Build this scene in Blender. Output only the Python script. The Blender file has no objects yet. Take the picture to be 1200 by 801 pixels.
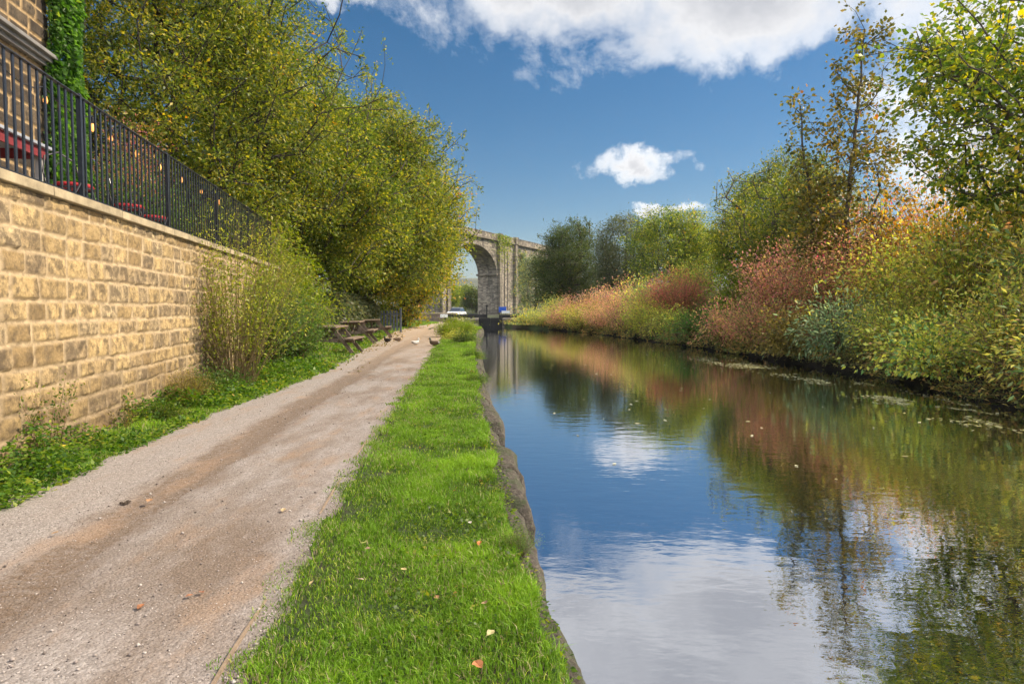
import bpy, math, random
import numpy as np
from mathutils import Vector
R = math.radians
C = bpy.context.scene.collection
H = 1.3            # eye height over the towpath
WZ = -0.33         # water level

# ------------------------------------------------------------------ helpers
def link(o, parent=None):
    C.objects.link(o)
    if parent is not None: o.parent = parent
    return o

def tag(o, label=None, cat=None, group=None, kind=None):
    if label: o['label'] = label
    if cat: o['category'] = cat
    if group: o['group'] = group
    if kind: o['kind'] = kind
    return o

def thing(name, label, cat, loc=(0, 0, 0), rz=0.0, group=None):
    o = bpy.data.objects.new(name, None); C.objects.link(o)
    o.empty_display_size = .2
    o.location = loc; o.rotation_euler = (0, 0, rz)
    return tag(o, label, cat, group)

def mesh(name, V, Q=None, T=None, mats=(), fattr=None, vattr=None, midx=None, smooth=False):
    V = np.asarray(V, dtype=np.float32).reshape(-1, 3)
    nq = 0 if Q is None else len(Q); nt = 0 if T is None else len(T)
    me = bpy.data.meshes.new(name)
    me.vertices.add(len(V)); me.vertices.foreach_set('co', V.ravel())
    L = []
    if nq: L.append(np.asarray(Q, dtype=np.int32).ravel())
    if nt: L.append(np.asarray(T, dtype=np.int32).ravel())
    L = np.concatenate(L)
    me.loops.add(len(L)); me.loops.foreach_set('vertex_index', L)
    tot = np.concatenate([np.full(nq, 4, np.int32), np.full(nt, 3, np.int32)])
    st = np.concatenate([[0], np.cumsum(tot)[:-1]]).astype(np.int32)
    me.polygons.add(nq + nt)
    me.polygons.foreach_set('loop_start', st); me.polygons.foreach_set('loop_total', tot)
    if midx is not None: me.polygons.foreach_set('material_index', np.asarray(midx, np.int32))
    if smooth: me.polygons.foreach_set('use_smooth', np.ones(nq + nt, bool))
    for m in mats: me.materials.append(m)
    for k, a in (fattr or {}).items():
        at = me.attributes.new(k, 'FLOAT', 'FACE'); at.data.foreach_set('value', np.asarray(a, np.float32))
    for k, a in (vattr or {}).items():
        at = me.attributes.new(k, 'FLOAT', 'POINT'); at.data.foreach_set('value', np.asarray(a, np.float32))
    me.update(calc_edges=True)
    return me

def mobj(name, me, parent=None):
    return link(bpy.data.objects.new(name, me), parent)

class MB:
    """collects simple solids into one mesh"""
    def __init__(s): s.V = []; s.F = []; s.M = []
    def add(s, V, F, m=0):
        b = len(s.V); s.V += [tuple(map(float, v)) for v in V]
        s.F += [tuple(b + i for i in f) for f in F]; s.M += [m] * len(F)
        return s
    def box(s, c, size, rz=0.0, m=0, rx=0.0, ry=0.0):
        from mathutils import Matrix
        Mx = Matrix.Rotation(rz, 3, 'Z') @ Matrix.Rotation(ry, 3, 'Y') @ Matrix.Rotation(rx, 3, 'X')
        V = []
        for z in (-.5, .5):
            for x, y in ((-.5, -.5), (.5, -.5), (.5, .5), (-.5, .5)):
                V.append(Vector(c) + Mx @ Vector((x * size[0], y * size[1], z * size[2])))
        return s.add(V, [(0, 3, 2, 1), (4, 5, 6, 7), (0, 1, 5, 4), (1, 2, 6, 5), (2, 3, 7, 6), (3, 0, 4, 7)], m)
    def tube(s, pts, rad, n=8, m=0, cap=True, sx=1.0):
        pts = [Vector(p) for p in pts]
        if not hasattr(rad, '__len__'): rad = [rad] * len(pts)
        V = []; F = []
        up0 = None
        for i, p in enumerate(pts):
            d = (pts[min(i + 1, len(pts) - 1)] - pts[max(i - 1, 0)]).normalized()
            a = Vector((0, 0, 1)) if abs(d.z) < .9 else Vector((0, 1, 0))
            if up0 is not None: a = up0
            u = d.cross(a).normalized(); v = u.cross(d).normalized(); up0 = v
            for k in range(n):
                t = 2 * math.pi * k / n
                V.append(p + (u * math.cos(t) * sx + v * math.sin(t)) * rad[i])
        for i in range(len(pts) - 1):
            for k in range(n):
                a = i * n + k; b = i * n + (k + 1) % n
                F.append((a, b, b + n, a + n))
        if cap:
            F.append(tuple(range(n - 1, -1, -1))); F.append(tuple(range((len(pts) - 1) * n, len(pts) * n)))
        return s.add(V, F, m)
    def lathe(s, prof, c=(0, 0, 0), n=16, m=0):
        V = []; F = []
        for r, z in prof:
            for k in range(n):
                t = 2 * math.pi * k / n
                V.append((c[0] + r * math.cos(t), c[1] + r * math.sin(t), c[2] + z))
        for i in range(len(prof) - 1):
            for k in range(n):
                a = i * n + k; b = i * n + (k + 1) % n
                F.append((a, b, b + n, a + n))
        F.append(tuple(range(n - 1, -1, -1))); F.append(tuple(range((len(prof) - 1) * n, len(prof) * n)))
        return s.add(V, F, m)
    def build(s, name, mats, parent=None, bevel=0.0, smooth=False):
        me = bpy.data.meshes.new(name); me.from_pydata(s.V, [], s.F)
        for m in (mats if isinstance(mats, (list, tuple)) else [mats]): me.materials.append(m)
        me.polygons.foreach_set('material_index', s.M)
        if smooth: me.polygons.foreach_set('use_smooth', [True] * len(s.F))
        me.update()
        o = mobj(name, me, parent)
        if bevel:
            b = o.modifiers.new('bevel', 'BEVEL'); b.width = bevel; b.segments = 2; b.limit_method = 'ANGLE'
        return o

def copy_tree(o, parent=None):
    c = o.copy(); C.objects.link(c)
    if parent is not None: c.parent = parent
    for ch in list(o.children): copy_tree(ch, c)
    return c

def hash2(ix, iy, seed):
    h = (ix.astype(np.int64) * 374761393 + iy.astype(np.int64) * 668265263 + seed * 974634777) & 0xffffffff
    h = ((h ^ (h >> 13)) * 1274126177) & 0xffffffff
    return ((h ^ (h >> 16)) & 0xffffff) / float(0xffffff)
def vn(x, y, seed=0):
    x = np.asarray(x, float); y = np.asarray(y, float)
    ix = np.floor(x); iy = np.floor(y); fx = x - ix; fy = y - iy
    fx = fx * fx * (3 - 2 * fx); fy = fy * fy * (3 - 2 * fy)
    a = hash2(ix, iy, seed); b = hash2(ix + 1, iy, seed); c = hash2(ix, iy + 1, seed); d = hash2(ix + 1, iy + 1, seed)
    return (a * (1 - fx) + b * fx) * (1 - fy) + (c * (1 - fx) + d * fx) * fy
def fbm(x, y, seed=0, o=4):
    s = 0; a = .5; t = 0
    for i in range(o):
        s = s + a * vn(x, y, seed + i * 17); t += a; a *= .5; x = x * 2.03; y = y * 2.03
    return s / t

# ------------------------------------------------------------------ layout curves
def xl(Y):  return np.interp(Y, [-30, 2.2, 3.3, 8.4, 15, 26, 36, 45, 47, 56, 60.2], [.72, .19, .05, -.38, -.84, -1.5, -2.1, -2.1, -3.0, -3.05, -3.1])
def xr(Y):  return np.interp(Y, [-30, 5, 10.8, 16, 25, 34, 43, 50, 56, 60.2], [8.5, 8.3, 8.5, 8.9, 8.2, 7.1, 5.6, 3.7, 1.2, -.9])
def xpr(Y): return np.interp(Y, [-30, 2, 4, 8.4, 12.8, 21, 31, 43, 52, 58, 64, 80, 120], [-.1, -1.0, -1.22, -1.62, -1.9, -2.6, -3.25, -4.3, -4.4, -3.8, -3.6, -5, -9])
def xpl(Y): return np.interp(Y, [-30, 2, 4.15, 7.7, 10.6, 13.7, 18, 35, 49, 58, 64, 80, 120], [-3, -3.1, -3.28, -3.68, -3.77, -3.85, -4.4, -6.4, -6.9, -6.6, -7.2, -9, -14])
def wallX(Y): return -3.15 - .171 * Y
WALL_END = 17.0

def gz(X, Y):
    """ground height, canal trough included"""
    X = np.asarray(X, float); Y = np.asarray(Y, float)
    a = xl(Y); b = xr(Y)
    left = np.interp(a - X, [0, 1, 3, 5, 9, 20, 60, 400, 1500], [0, 0, 0, .12, .45, 1.5, 4, 12, 12])
    left = np.where(Y < WALL_END + .3, np.where(X > wallX(Y) - .2, 0, np.minimum(left, .5)), left)
    far = np.clip((Y - 70) / 60, 0, 1)
    right = np.interp(X - b, [0, .25, .8, 2.6, 5, 9, 20, 60, 400, 1500], [WZ - .05, .0, .2, .65, 1.6, 2.6, 4.5, 7, 12, 12])
    right = right * (1 - .45 * np.clip((Y - 40) / 25, 0, 1))
    z = np.where(X < a + .01, left, np.where(X > b - .01, right, -1.3))
    closed = np.clip((Y - 60.3) / .2, 0, 1)
    base = np.where(X < a, left * (1 - .6 * far), np.where(X > b, right * (1 - .8 * far), .25))
    z = z * (1 - closed) + (base) * closed
    n = (fbm(X * .35, Y * .35, 5) - .5) * .16 + (fbm(X * 2.1, Y * 2.1, 9) - .5) * .05
    dm = np.clip(np.minimum(np.abs(X - a), np.abs(X - b)) / 1.5, 0, 1)
    dp = np.clip(np.maximum(xpl(Y) - X, X - xpr(Y)) / .8, 0, 1)
    return z + n * dm * dp - .015 * (1 - dp) * (X < a)
def G(X, Y): return float(gz(np.array([X]), np.array([Y]))[0])

# ------------------------------------------------------------------ materials
def mat(name):
    m = bpy.data.materials.new(name); m.use_nodes = True
    return m, m.node_tree, m.node_tree.nodes['Principled BSDF']
def N(nt, t, **kw):
    n = nt.nodes.new(t)
    for k, v in kw.items():
        if k.startswith('i_'):
            key = k[2:]; key = int(key) if key.isdigit() else key.replace('_', ' ')
            n.inputs[key].default_value = v
        else: setattr(n, k, v)
    return n
def ramp(nt, fac, stops, interp='LINEAR'):
    r = nt.nodes.new('ShaderNodeValToRGB'); r.color_ramp.interpolation = interp
    e = r.color_ramp.elements
    while len(e) < len(stops): e.new(.5)
    for k, (p, c) in enumerate(stops):
        e[k].position = p; e[k].color = (*c, 1) if len(c) == 3 else c
    if fac is not None: nt.links.new(fac, r.inputs[0])
    return r.outputs[0]
def noise(nt, vec, scale, detail=4, rough=.55, out='Fac', dist=0.0):
    n = nt.nodes.new('ShaderNodeTexNoise'); n.inputs['Scale'].default_value = scale
    n.inputs['Detail'].default_value = detail; n.inputs['Roughness'].default_value = rough
    n.inputs['Distortion'].default_value = dist
    if vec is not None: nt.links.new(vec, n.inputs['Vector'])
    return n.outputs[out]
def mixc(nt, fac, a, b, bt='MIX'):
    m = nt.nodes.new('ShaderNodeMix'); m.data_type = 'RGBA'; m.blend_type = bt
    for s, v in ((m.inputs['Factor'], fac), (m.inputs['A'], a), (m.inputs['B'], b)):
        if hasattr(v, 'is_linked') or hasattr(v, 'links'): nt.links.new(v, s)
        elif isinstance(v, (int, float)): s.default_value = v
        else: s.default_value = (*v, 1)
    return m.outputs['Result']
def mth(nt, op, a, b=None, c=None, clamp=False):
    m = nt.nodes.new('ShaderNodeMath'); m.operation = op; m.use_clamp = clamp
    for i, v in enumerate((a, b, c)):
        if v is None: continue
        if isinstance(v, (int, float)): m.inputs[i].default_value = v
        else: nt.links.new(v, m.inputs[i])
    return m.outputs[0]
def attr(nt, name, out='Fac'):
    a = nt.nodes.new('ShaderNodeAttribute'); a.attribute_name = name
    return a.outputs[out]
def bump(nt, p, h, strength=.5, dist=.02):
    b = nt.nodes.new('ShaderNodeBump'); b.inputs['Strength'].default_value = strength; b.inputs['Distance'].default_value = dist
    nt.links.new(h, b.inputs['Height']); nt.links.new(b.outputs[0], p.inputs['Normal'])

def simple(name, col, rough=.7, metal=0.0, var=.25, scale=8.0, bmp=.15, spec=.4):
    m, nt, p = mat(name)
    tc = N(nt, 'ShaderNodeTexCoord').outputs['Object']
    n = noise(nt, tc, scale, 5, .6)
    lo = tuple(max(0, c * (1 - var)) for c in col); hi = tuple(min(1, c * (1 + var)) for c in col)
    nt.links.new(ramp(nt, n, [(.3, lo), (.7, hi)]), p.inputs['Base Color'])
    p.inputs['Roughness'].default_value = rough; p.inputs['Metallic'].default_value = metal
    p.inputs['Specular IOR Level'].default_value = spec
    if bmp: bump(nt, p, noise(nt, tc, scale * 5, 4), bmp, .01)
    return m

LM = {}
GAIN = {'leaf_float': 1.0, 'leaf_red': 1.6, 'leaf_ivy': 2.2, 'leaf_darkgreen': 2.0, 'leaf_pink': 1.75, 'leaf_maple': 1.9, 'leaf_mixed': 2.3, 'leaf_yellow': 2.1, 'leaf_orange': 1.8, 'leaf_canefan': 1.25, 'leaf_bluegreen': 1.6, 'leaf_sycamore': 1.7, 'leaf_olive': 1.8, 'leaf_lime': 1.6, 'leaf_magenta': 1.85, 'leaf_darkweed': 1.2, 'leaf_weed': 1.4}
def leafmat(name, stops, transl=.52, rough=.45, spec=.35):
    """leaf colours spread over the leaves by their own random number"""
    if name in LM: return LM[name]
    m, nt, p = mat(name)
    a = attr(nt, 'rnd')
    gn = GAIN.get(name, 1.55); col = ramp(nt, a, [(q, tuple(min(.75, k * gn) for k in c)) for q, c in stops])
    oi = N(nt, 'ShaderNodeObjectInfo').outputs['Random']
    hs = N(nt, 'ShaderNodeHueSaturation')
    nt.links.new(mth(nt, 'MULTIPLY_ADD', oi, .02, .49), hs.inputs['Hue'])
    nt.links.new(mth(nt, 'MULTIPLY_ADD', oi, .3, .85), hs.inputs['Value'])
    nt.links.new(col, hs.inputs['Color'])
    nt.links.new(hs.outputs[0], p.inputs['Base Color'])
    p.inputs['Roughness'].default_value = rough; p.inputs['Specular IOR Level'].default_value = spec
    t = N(nt, 'ShaderNodeBsdfTranslucent')
    g = N(nt, 'ShaderNodeHueSaturation', i_Saturation=1.12, i_Value=1.25); nt.links.new(hs.outputs[0], g.inputs['Color'])
    nt.links.new(g.outputs[0], t.inputs[0])
    mx = N(nt, 'ShaderNodeMixShader', i_Fac=transl)
    nt.links.new(p.outputs[0], mx.inputs[1]); nt.links.new(t.outputs[0], mx.inputs[2])
    nt.links.new(mx.outputs[0], nt.nodes['Material Output'].inputs['Surface'])
    LM[name] = m
    return m

P = dict(
    canefan=[(0, (.07, .09, .015)), (.4, (.19, .22, .03)), (.8, (.36, .35, .06)), (1, (.42, .30, .08))],
    olive=[(0, (.022, .040, .010)), (.35, (.062, .095, .014)), (.65, (.145, .165, .024)), (.86, (.27, .245, .035)), (.95, (.38, .30, .045)), (1, (.40, .19, .03))],
    gold=[(0, (.04, .07, .012)), (.35, (.11, .15, .018)), (.65, (.25, .25, .03)), (.88, (.42, .32, .035)), (.96, (.44, .22, .03)), (1, (.40, .12, .03))],
    darkgreen=[(0, (.018, .032, .010)), (.5, (.045, .065, .016)), (.85, (.085, .095, .022)), (1, (.17, .12, .03))],
    graygreen=[(0, (.035, .05, .025)), (.5, (.075, .09, .04)), (1, (.15, .14, .06))],
    lime=[(0, (.05, .09, .012)), (.5, (.14, .20, .02)), (.9, (.27, .29, .03)), (1, (.38, .30, .04))],
    midgreen=[(0, (.03, .06, .015)), (.5, (.07, .125, .025)), (.9, (.14, .19, .04)), (1, (.3, .25, .05))],
    pink=[(0, (.10, .11, .04)), (.22, (.24, .21, .06)), (.4, (.40, .18, .13)), (.6, (.47, .20, .18)), (.76, (.46, .36, .11)), (.92, (.42, .08, .12)), (1, (.36, .37, .10))],
    red=[(0, (.12, .08, .04)), (.25, (.24, .16, .06)), (.5, (.38, .11, .09)), (.75, (.42, .15, .12)), (.9, (.38, .30, .08)), (1, (.44, .06, .09))],
    magenta=[(0, (.07, .09, .035)), (.26, (.19, .21, .055)), (.46, (.36, .17, .11)), (.62, (.41, .15, .14)), (.8, (.43, .36, .09)), (.93, (.46, .05, .12)), (1, (.50, .02, .10))],
    orange=[(0, (.10, .09, .02)), (.3, (.30, .20, .025)), (.6, (.48, .26, .03)), (.85, (.52, .17, .03)), (1, (.50, .08, .04))],
    yellow=[(0, (.05, .07, .015)), (.25, (.12, .16, .03)), (.45, (.25, .27, .05)), (.55, (.30, .20, .06)), (.72, (.50, .42, .06)), (.9, (.60, .45, .08)), (1, (.52, .20, .05))],
    mixed=[(0, (.03, .05, .015)), (.22, (.08, .13, .03)), (.34, (.12, .19, .07)), (.42, (.20, .24, .10)), (.46, (.26, .15, .06)), (.56, (.32, .30, .05)), (.76, (.48, .42, .07)), (.86, (.50, .28, .07)), (.94, (.46, .15, .08)), (1, (.48, .05, .08))],
    bankmix=[(0, (.04, .04, .018)), (.3, (.11, .09, .04)), (.5, (.10, .13, .04)), (.7, (.26, .21, .06)), (.85, (.34, .18, .08)), (1, (.42, .35, .12))],
    bluegreen=[(0, (.05, .085, .035)), (.45, (.12, .17, .08)), (.7, (.22, .27, .15)), (.86, (.36, .34, .07)), (1, (.45, .36, .06))],
    ivy=[(0, (.015, .045, .008)), (.5, (.04, .10, .015)), (.9, (.09, .18, .03)), (1, (.2, .26, .04))],
    maple=[(0, (.035, .042, .014)), (.4, (.08, .085, .02)), (.75, (.17, .14, .03)), (.92, (.28, .19, .035)), (1, (.30, .12, .03))],
    sycamore=[(0, (.03, .055, .012)), (.4, (.08, .12, .018)), (.7, (.20, .21, .025)), (.9, (.36, .28, .03)), (1, (.44, .22, .03))],
    fern=[(0, (.04, .10, .02)), (.6, (.09, .20, .04)), (1, (.2, .26, .06))],
    weed=[(0, (.022, .05, .010)), (.4, (.06, .12, .016)), (.75, (.15, .21, .025)), (.92, (.27, .27, .04)), (1, (.36, .22, .06))],
    brownweed=[(0, (.07, .05, .02)), (.5, (.16, .14, .04)), (1, (.3, .2, .05))],
    darkweed=[(0, (.02, .035, .02)), (.6, (.05, .07, .045)), (1, (.14, .12, .09))],
)
def LMT(k): return leafmat('leaf_' + k, P[k])

bark = simple('bark', (.085, .068, .05), .9, var=.4, scale=12, bmp=.6)
bark_dark = simple('bark_dark', (.05, .04, .032), .9, var=.4, scale=12, bmp=.6)
twig_brown = simple('twig_brown', (.16, .085, .05), .8, var=.3, scale=10, bmp=.2)
cane_tan = simple('cane_tan', (.26, .19, .09), .8, var=.3, scale=10, bmp=.2)
black_iron = simple('black_iron', (.02, .02, .024), .32, var=.3, scale=30, bmp=.05, spec=.6)

# ------------------------------------------------------------------ foliage builders
def unit(v): return v / np.maximum(np.linalg.norm(v, axis=-1, keepdims=True), 1e-9)
def leaf_arrays(rng, pos, d, L, wr=.45, up=.35, clump=None):
    """kite-shaped folded leaves; d = growing direction"""
    n = len(pos)
    d = unit(d); nr = rng.normal(size=(n, 3)); nr[:, 2] = np.abs(nr[:, 2]) + up
    s = unit(np.cross(d, nr)); u = unit(np.cross(s, d))
    L = np.asarray(L).reshape(-1, 1) * np.ones((n, 1)); W = L * wr
    m = pos + d * L * .42
    fold = u * L * rng.uniform(.04, .16, (n, 1)); curl = u * L * rng.uniform(-.2, .05, (n, 1))
    V = np.stack([pos, m + s * W * .5 + fold, pos + d * L + curl, m - s * W * .5 + fold], 1).reshape(-1, 3)
    Q = np.arange(4 * n).reshape(-1, 4)
    rnd = rng.random(n)
    if clump is not None: rnd = np.clip(rnd * .72 + clump * .30 + rng.normal(size=n) * .04, 0, 1)
    return V, Q, rnd

def tubes(A, B, ra, rb, n=5):
    """vectorised frusta from A to B"""
    A = np.asarray(A, float); B = np.asarray(B, float)
    d = unit(B - A); ref = np.where(np.abs(d[:, 2:3]) < .9, np.array([[0, 0, 1.]]), np.array([[1., 0, 0]]))
    u = unit(np.cross(d, ref)); v = np.cross(u, d)
    t = np.arange(n) / n * 2 * np.pi
    ring = u[:, None] * np.cos(t)[None, :, None] + v[:, None] * np.sin(t)[None, :, None]
    VA = A[:, None] + ring * np.asarray(ra)[:, None, None]; VB = B[:, None] + ring * np.asarray(rb)[:, None, None]
    V = np.concatenate([VA, VB], 1).reshape(-1, 3)
    k = np.arange(n); q = np.stack([k, (k + 1) % n, (k + 1) % n + n, k + n], 1)
    Q = (np.arange(len(A))[:, None, None] * 2 * n + q[None]).reshape(-1, 4)
    return V, Q

def ell_points(rng, ells, n, shell=.55, gap=.42, gs=.7, seed=0):
    out = []; tot = sum(e[1][0] * e[1][1] * e[1][2] for e in ells)
    for c, r in ells:
        k = int(n * r[0] * r[1] * r[2] / tot) + 1; got = 0
        while got < k:
            q = unit(rng.normal(size=(k * 3, 3))); rad = rng.random(k * 3) ** (1 / 3.) ; rad = rad * (1 - shell) + shell * rng.random(k * 3) ** .25
            p = np.array(c) + q * rad[:, None] * np.array(r) * (1 + .22 * (rng.random((k * 3, 1)) - .5))
            g = vn(p[:, 0] * gs + p[:, 2] * .6 * gs, p[:, 1] * gs + p[:, 2] * .8 * gs, seed + 3)
            p = p[g > gap * (.28 + .42 * rng.random(len(p))) if gap > .7 else g > gap * rng.random(len(p)) * 1.6][:k - got]
            got += len(p); out.append(p)
    return np.concatenate(out)

def skeleton(rng, trunk, pts, seg=.55, jit=.12, back=.32):
    """grow limbs from the trunk polyline to every point of pts"""
    tr = np.array(trunk, float); nodes = [tr[0]]; par = [-1]
    for i in range(len(tr) - 1):
        m = max(2, int(np.linalg.norm(tr[i + 1] - tr[i]) / .5))
        for k in range(1, m + 1):
            q = tr[i] + (tr[i + 1] - tr[i]) * k / m + rng.normal(size=3) * .03; nodes.append(q); par.append(len(nodes) - 2)
    ntr = len(nodes)
    cap = ntr + len(pts) * 12
    P_ = np.zeros((cap, 3)); P_[:ntr] = nodes; PL = np.zeros(cap)
    for i in range(1, ntr): PL[i] = PL[par[i]] + np.linalg.norm(P_[i] - P_[par[i]])
    low = max(2, int(ntr * .3)); n = ntr
    d0 = np.min(np.linalg.norm(pts[:, None] - P_[None, low:ntr], axis=2), axis=1)
    tips = []
    for j in np.argsort(d0):
        p = pts[j]; dd = np.linalg.norm(P_[low:n] - p, axis=1)
        cost = dd + back * PL[low:n] + np.maximum(0, P_[low:n, 2] - p[2]) * .5
        k = int(np.argmin(cost)) + low
        m = min(10, max(1, int(dd[k - low] / seg))); a = P_[k].copy(); prev = k
        side = rng.normal(size=3) * jit * dd[k - low]
        for q in range(1, m + 1):
            t = q / m; b = a + (p - a) * t + side * math.sin(t * math.pi) + np.array([0, 0, .12 * dd[k - low] * math.sin(t * math.pi)])
            if n >= cap: break
            P_[n] = b; par.append(prev); PL[n] = PL[prev] + np.linalg.norm(b - P_[prev]); prev = n; n += 1
        tips.append(prev)
    par = np.array(par[:n]); cnt = np.zeros(n)
    for t in tips: cnt[t] += 1
    for i in range(n - 1, 0, -1): cnt[par[i]] += cnt[i]
    return P_[:n], par, cnt, np.array(tips), ntr

def make_tree(name, label, cat, x, y, trunk, ells, pal, n=420, shoots=0, sdir=(1, -.2, .35), lpt=70, L=.085, wr=.42, seed=1, group=None, tr=.012,
              spread=.42, gap=.42, barkm=None, shell=.55, gs=.7, hang=.25, z=None, back=.32, flat=.7):
    rng = np.random.default_rng(seed); z0 = G(x, y) - .05 if z is None else z
    root = thing(name, label, cat, (x, y, z0), 0, group)
    pts = ell_points(rng, ells, n, shell, gap, gs, seed)
    nsh = 0
    if shoots:                                   # long shoots reaching out of the crown
        sd_ = unit(np.array(sdir) + rng.normal(size=(shoots, 3)) * .55); ei = rng.integers(0, len(ells), shoots)
        cc_ = np.array([ells[q][0] for q in ei]); rr_ = np.array([ells[q][1] for q in ei])
        sp_ = cc_ + sd_ * rr_ * rng.uniform(1.12, 1.38, (shoots, 1)); pts = np.concatenate([pts, sp_]); nsh = shoots
    P_, par, cnt, tips, ntr = skeleton(rng, trunk, pts, back=back)
    r = tr * np.maximum(cnt, 1) ** .46
    i = np.arange(1, len(P_)); ra = r[par[i]]; rb = r[i]; ra = np.where(i >= ntr, np.minimum(ra, rb * 1.35), ra)
    V, Q = tubes(P_[par[i]], P_[i], ra, rb, 6)
    flare = P_[0]
    mobj('trunk', mesh('trunk', V, Q, mats=[barkm or bark], smooth=True), root)
    # leaves round the twig ends
    k = len(tips); cen = np.repeat(P_[tips], lpt, 0); dirt = np.repeat(unit(P_[tips] - P_[par[tips]]), lpt, 0)
    off = rng.normal(size=(k * lpt, 3)) * spread * np.array([1, 1, flat]) * (0.6 + .8 * np.repeat(rng.random(k), lpt)[:, None])
    pos = cen + off
    d = unit(off) * .6 + dirt * .5 + rng.normal(size=pos.shape) * .5; d[:, 2] -= hang
    if nsh:
        ish = np.isin(np.repeat(np.arange(k), lpt), [q for q in range(k) if np.min(np.linalg.norm(sp_ - P_[tips[q]], axis=1)) < 1e-6])
        pos = np.where(ish[:, None], cen + off * .38 - dirt * np.abs(off[:, :1]) * 1.2, pos); kp = ~ish | (rng.random(len(pos)) < .28)
        pos, cen, d = pos[kp], cen[kp], d[kp]
    cl = vn(cen[:, 0] * 1.1 + cen[:, 2] * .5, cen[:, 1] * 1.1 + cen[:, 2] * .9, seed)
    # twigs that carry the leaves
    tw = rng.integers(0, len(pos), k * 5)
    V2, Q2 = tubes(cen[tw], pos[tw], np.full(len(tw), tr * .55), np.full(len(tw), tr * .25), 3)
    mobj('twigs', mesh('twigs', V2, Q2, mats=[barkm or bark]), root)
    V, Q, rn = leaf_arrays(rng, pos, d, L * rng.uniform(.6, 1.25, len(pos)), wr, clump=cl)
    mobj('crown', mesh('crown', V, Q, mats=[LMT(pal)], fattr={'rnd': rn}), root)
    return root

def shrub_mesh(rng, r, h, nc, lpc, L, wr, arch=.35, droop=0.0, spread=.12, low=.12, cr=.008, hang=.2, up=.3):
    """canes fanning from a base, leaves along them"""
    phi = rng.uniform(0, 2 * np.pi, nc); rr = r * np.sqrt(rng.uniform(.02, 1, nc)); hh = h * rng.uniform(.55, 1.08, nc) * np.sqrt(np.maximum(.12, 1 - .62 * (rr / r) ** 2))
    b = np.stack([np.cos(phi), np.sin(phi), np.zeros(nc)], 1) * r * .22 * rng.random((nc, 1))
    e = np.stack([np.cos(phi) * rr, np.sin(phi) * rr, hh], 1); e[:, :2] += rng.normal(size=(nc, 2)) * r * .12
    mdl = b * .5 + e * .5; mdl[:, :2] = b[:, :2] + (e[:, :2] - b[:, :2]) * (.5 - arch * .5); mdl[:, 2] = e[:, 2] * (.5 + arch * .35)
    e[:, 2] -= droop * rr
    def cur(t, i): t = t[:, None]; return b[i] * (1 - t) ** 2 + 2 * mdl[i] * t * (1 - t) + e[i] * t * t
    ii = np.arange(nc); ts = np.linspace(0, 1, 6); VV = []; QQ = []; off = 0
    for a in range(5):
        A = cur(np.full(nc, ts[a]), ii); B = cur(np.full(nc, ts[a + 1]), ii)
        V, Q = tubes(A, B, np.full(nc, cr * (1 - .75 * ts[a])), np.full(nc, cr * (1 - .75 * ts[a + 1])), 3)
        VV.append(V); QQ.append(Q + off); off += len(V)
    stems = mesh('stems', np.concatenate(VV), np.concatenate(QQ))
    i = rng.integers(0, nc, nc * lpc); t = low + (1 - low) * rng.random(nc * lpc) ** .75
    c = cur(t, i); dd = cur(np.minimum(t + .05, 1.05), i) - c
    o = rng.normal(size=c.shape) * spread * (.5 + t[:, None]); p = c + o; p[:, 2] = np.maximum(p[:, 2], .03)
    d = unit(o) * .9 + unit(dd) * .5 + rng.normal(size=p.shape) * .35; d[:, 2] -= hang
    cl = vn(p[:, 0] * 1.6 + 9 + p[:, 2], p[:, 1] * 1.6 + p[:, 2] * 1.3, 4)
    V, Q, rn = leaf_arrays(rng, p, d, L * rng.uniform(.6, 1.3, len(p)), wr, up=up, clump=cl)
    fol = mesh('foliage', V, Q, fattr={'rnd': rn})
    return stems, fol

SH = {}
KINDS = dict(round=(1.0, 1.0, 170, 38, .058, .52, {}), dogwood=(1.0, 1.0, 210, 34, .048, .5, dict(arch=.1, spread=.09, cr=.006)),
    cane=(.9, 1.0, 120, 34, .064, .45, dict(arch=.55, droop=.25, spread=.11)), low=(1.0, .8, 150, 34, .072, .55, dict(arch=.5, droop=.3, spread=.14)),
    broad=(1.0, 1.0, 100, 34, .10, .28, dict(arch=.5, droop=.15, spread=.13, hang=.35)), fern=(1.1, .9, 130, 44, .05, .3, dict(arch=.8, droop=.45, spread=.04)),
    fan=(1.0, 1.0, 150, 26, .05, .42, dict(arch=.12, spread=.07, cr=.006, low=.3)), sprig=(.8, 1.0, 14, 16, .08, .5, dict(arch=.2, spread=.06, cr=.008)),
    tall=(.8, 1.0, 120, 46, .048, .55, dict(arch=.05, spread=.09, cr=.007)))
def shrub_kind(kind, var, q):
    """one mesh per kind, variant and height-to-width ratio q, so that leaves keep their shape"""
    k = (kind, var, q)
    if k in SH: return SH[k]
    rng = np.random.default_rng(var * 77 + len(kind) * 13 + ord(kind[0]) + int(q * 4) * 131)
    r_, h_, nc, lpc, L, wr, kw = KINDS[kind]
    SH[k] = shrub_mesh(rng, r_, h_ * q, nc, int(lpc * max(.8, q ** .6)), L, wr, **kw)
    return SH[k]

def put_shrub(label, x, y, h, r, pal, kind='round', var=0, group=None, cat='shrub', name='shrub', stem=None, z=None, rot=None, rs=random.Random(5)):
    q = min(6.0, max(.5, round(h / r * 2) / 2)); st, fo = shrub_kind(kind, var, q)
    root = thing(name, label, cat, (x, y, (G(x, y) if z is None else z) - .04), rs.uniform(0, 6.28) if rot is None else rot, group)
    for nm, me, m in (('stems', st, stem or twig_brown), ('foliage', fo, LMT(pal))):
        if not me.materials: me.materials.append(None)
        o = mobj(nm, me, root); o.scale = (r, r, h / q)
        o.material_slots[0].link = 'OBJECT'; o.material_slots[0].material = m
    return root

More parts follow.
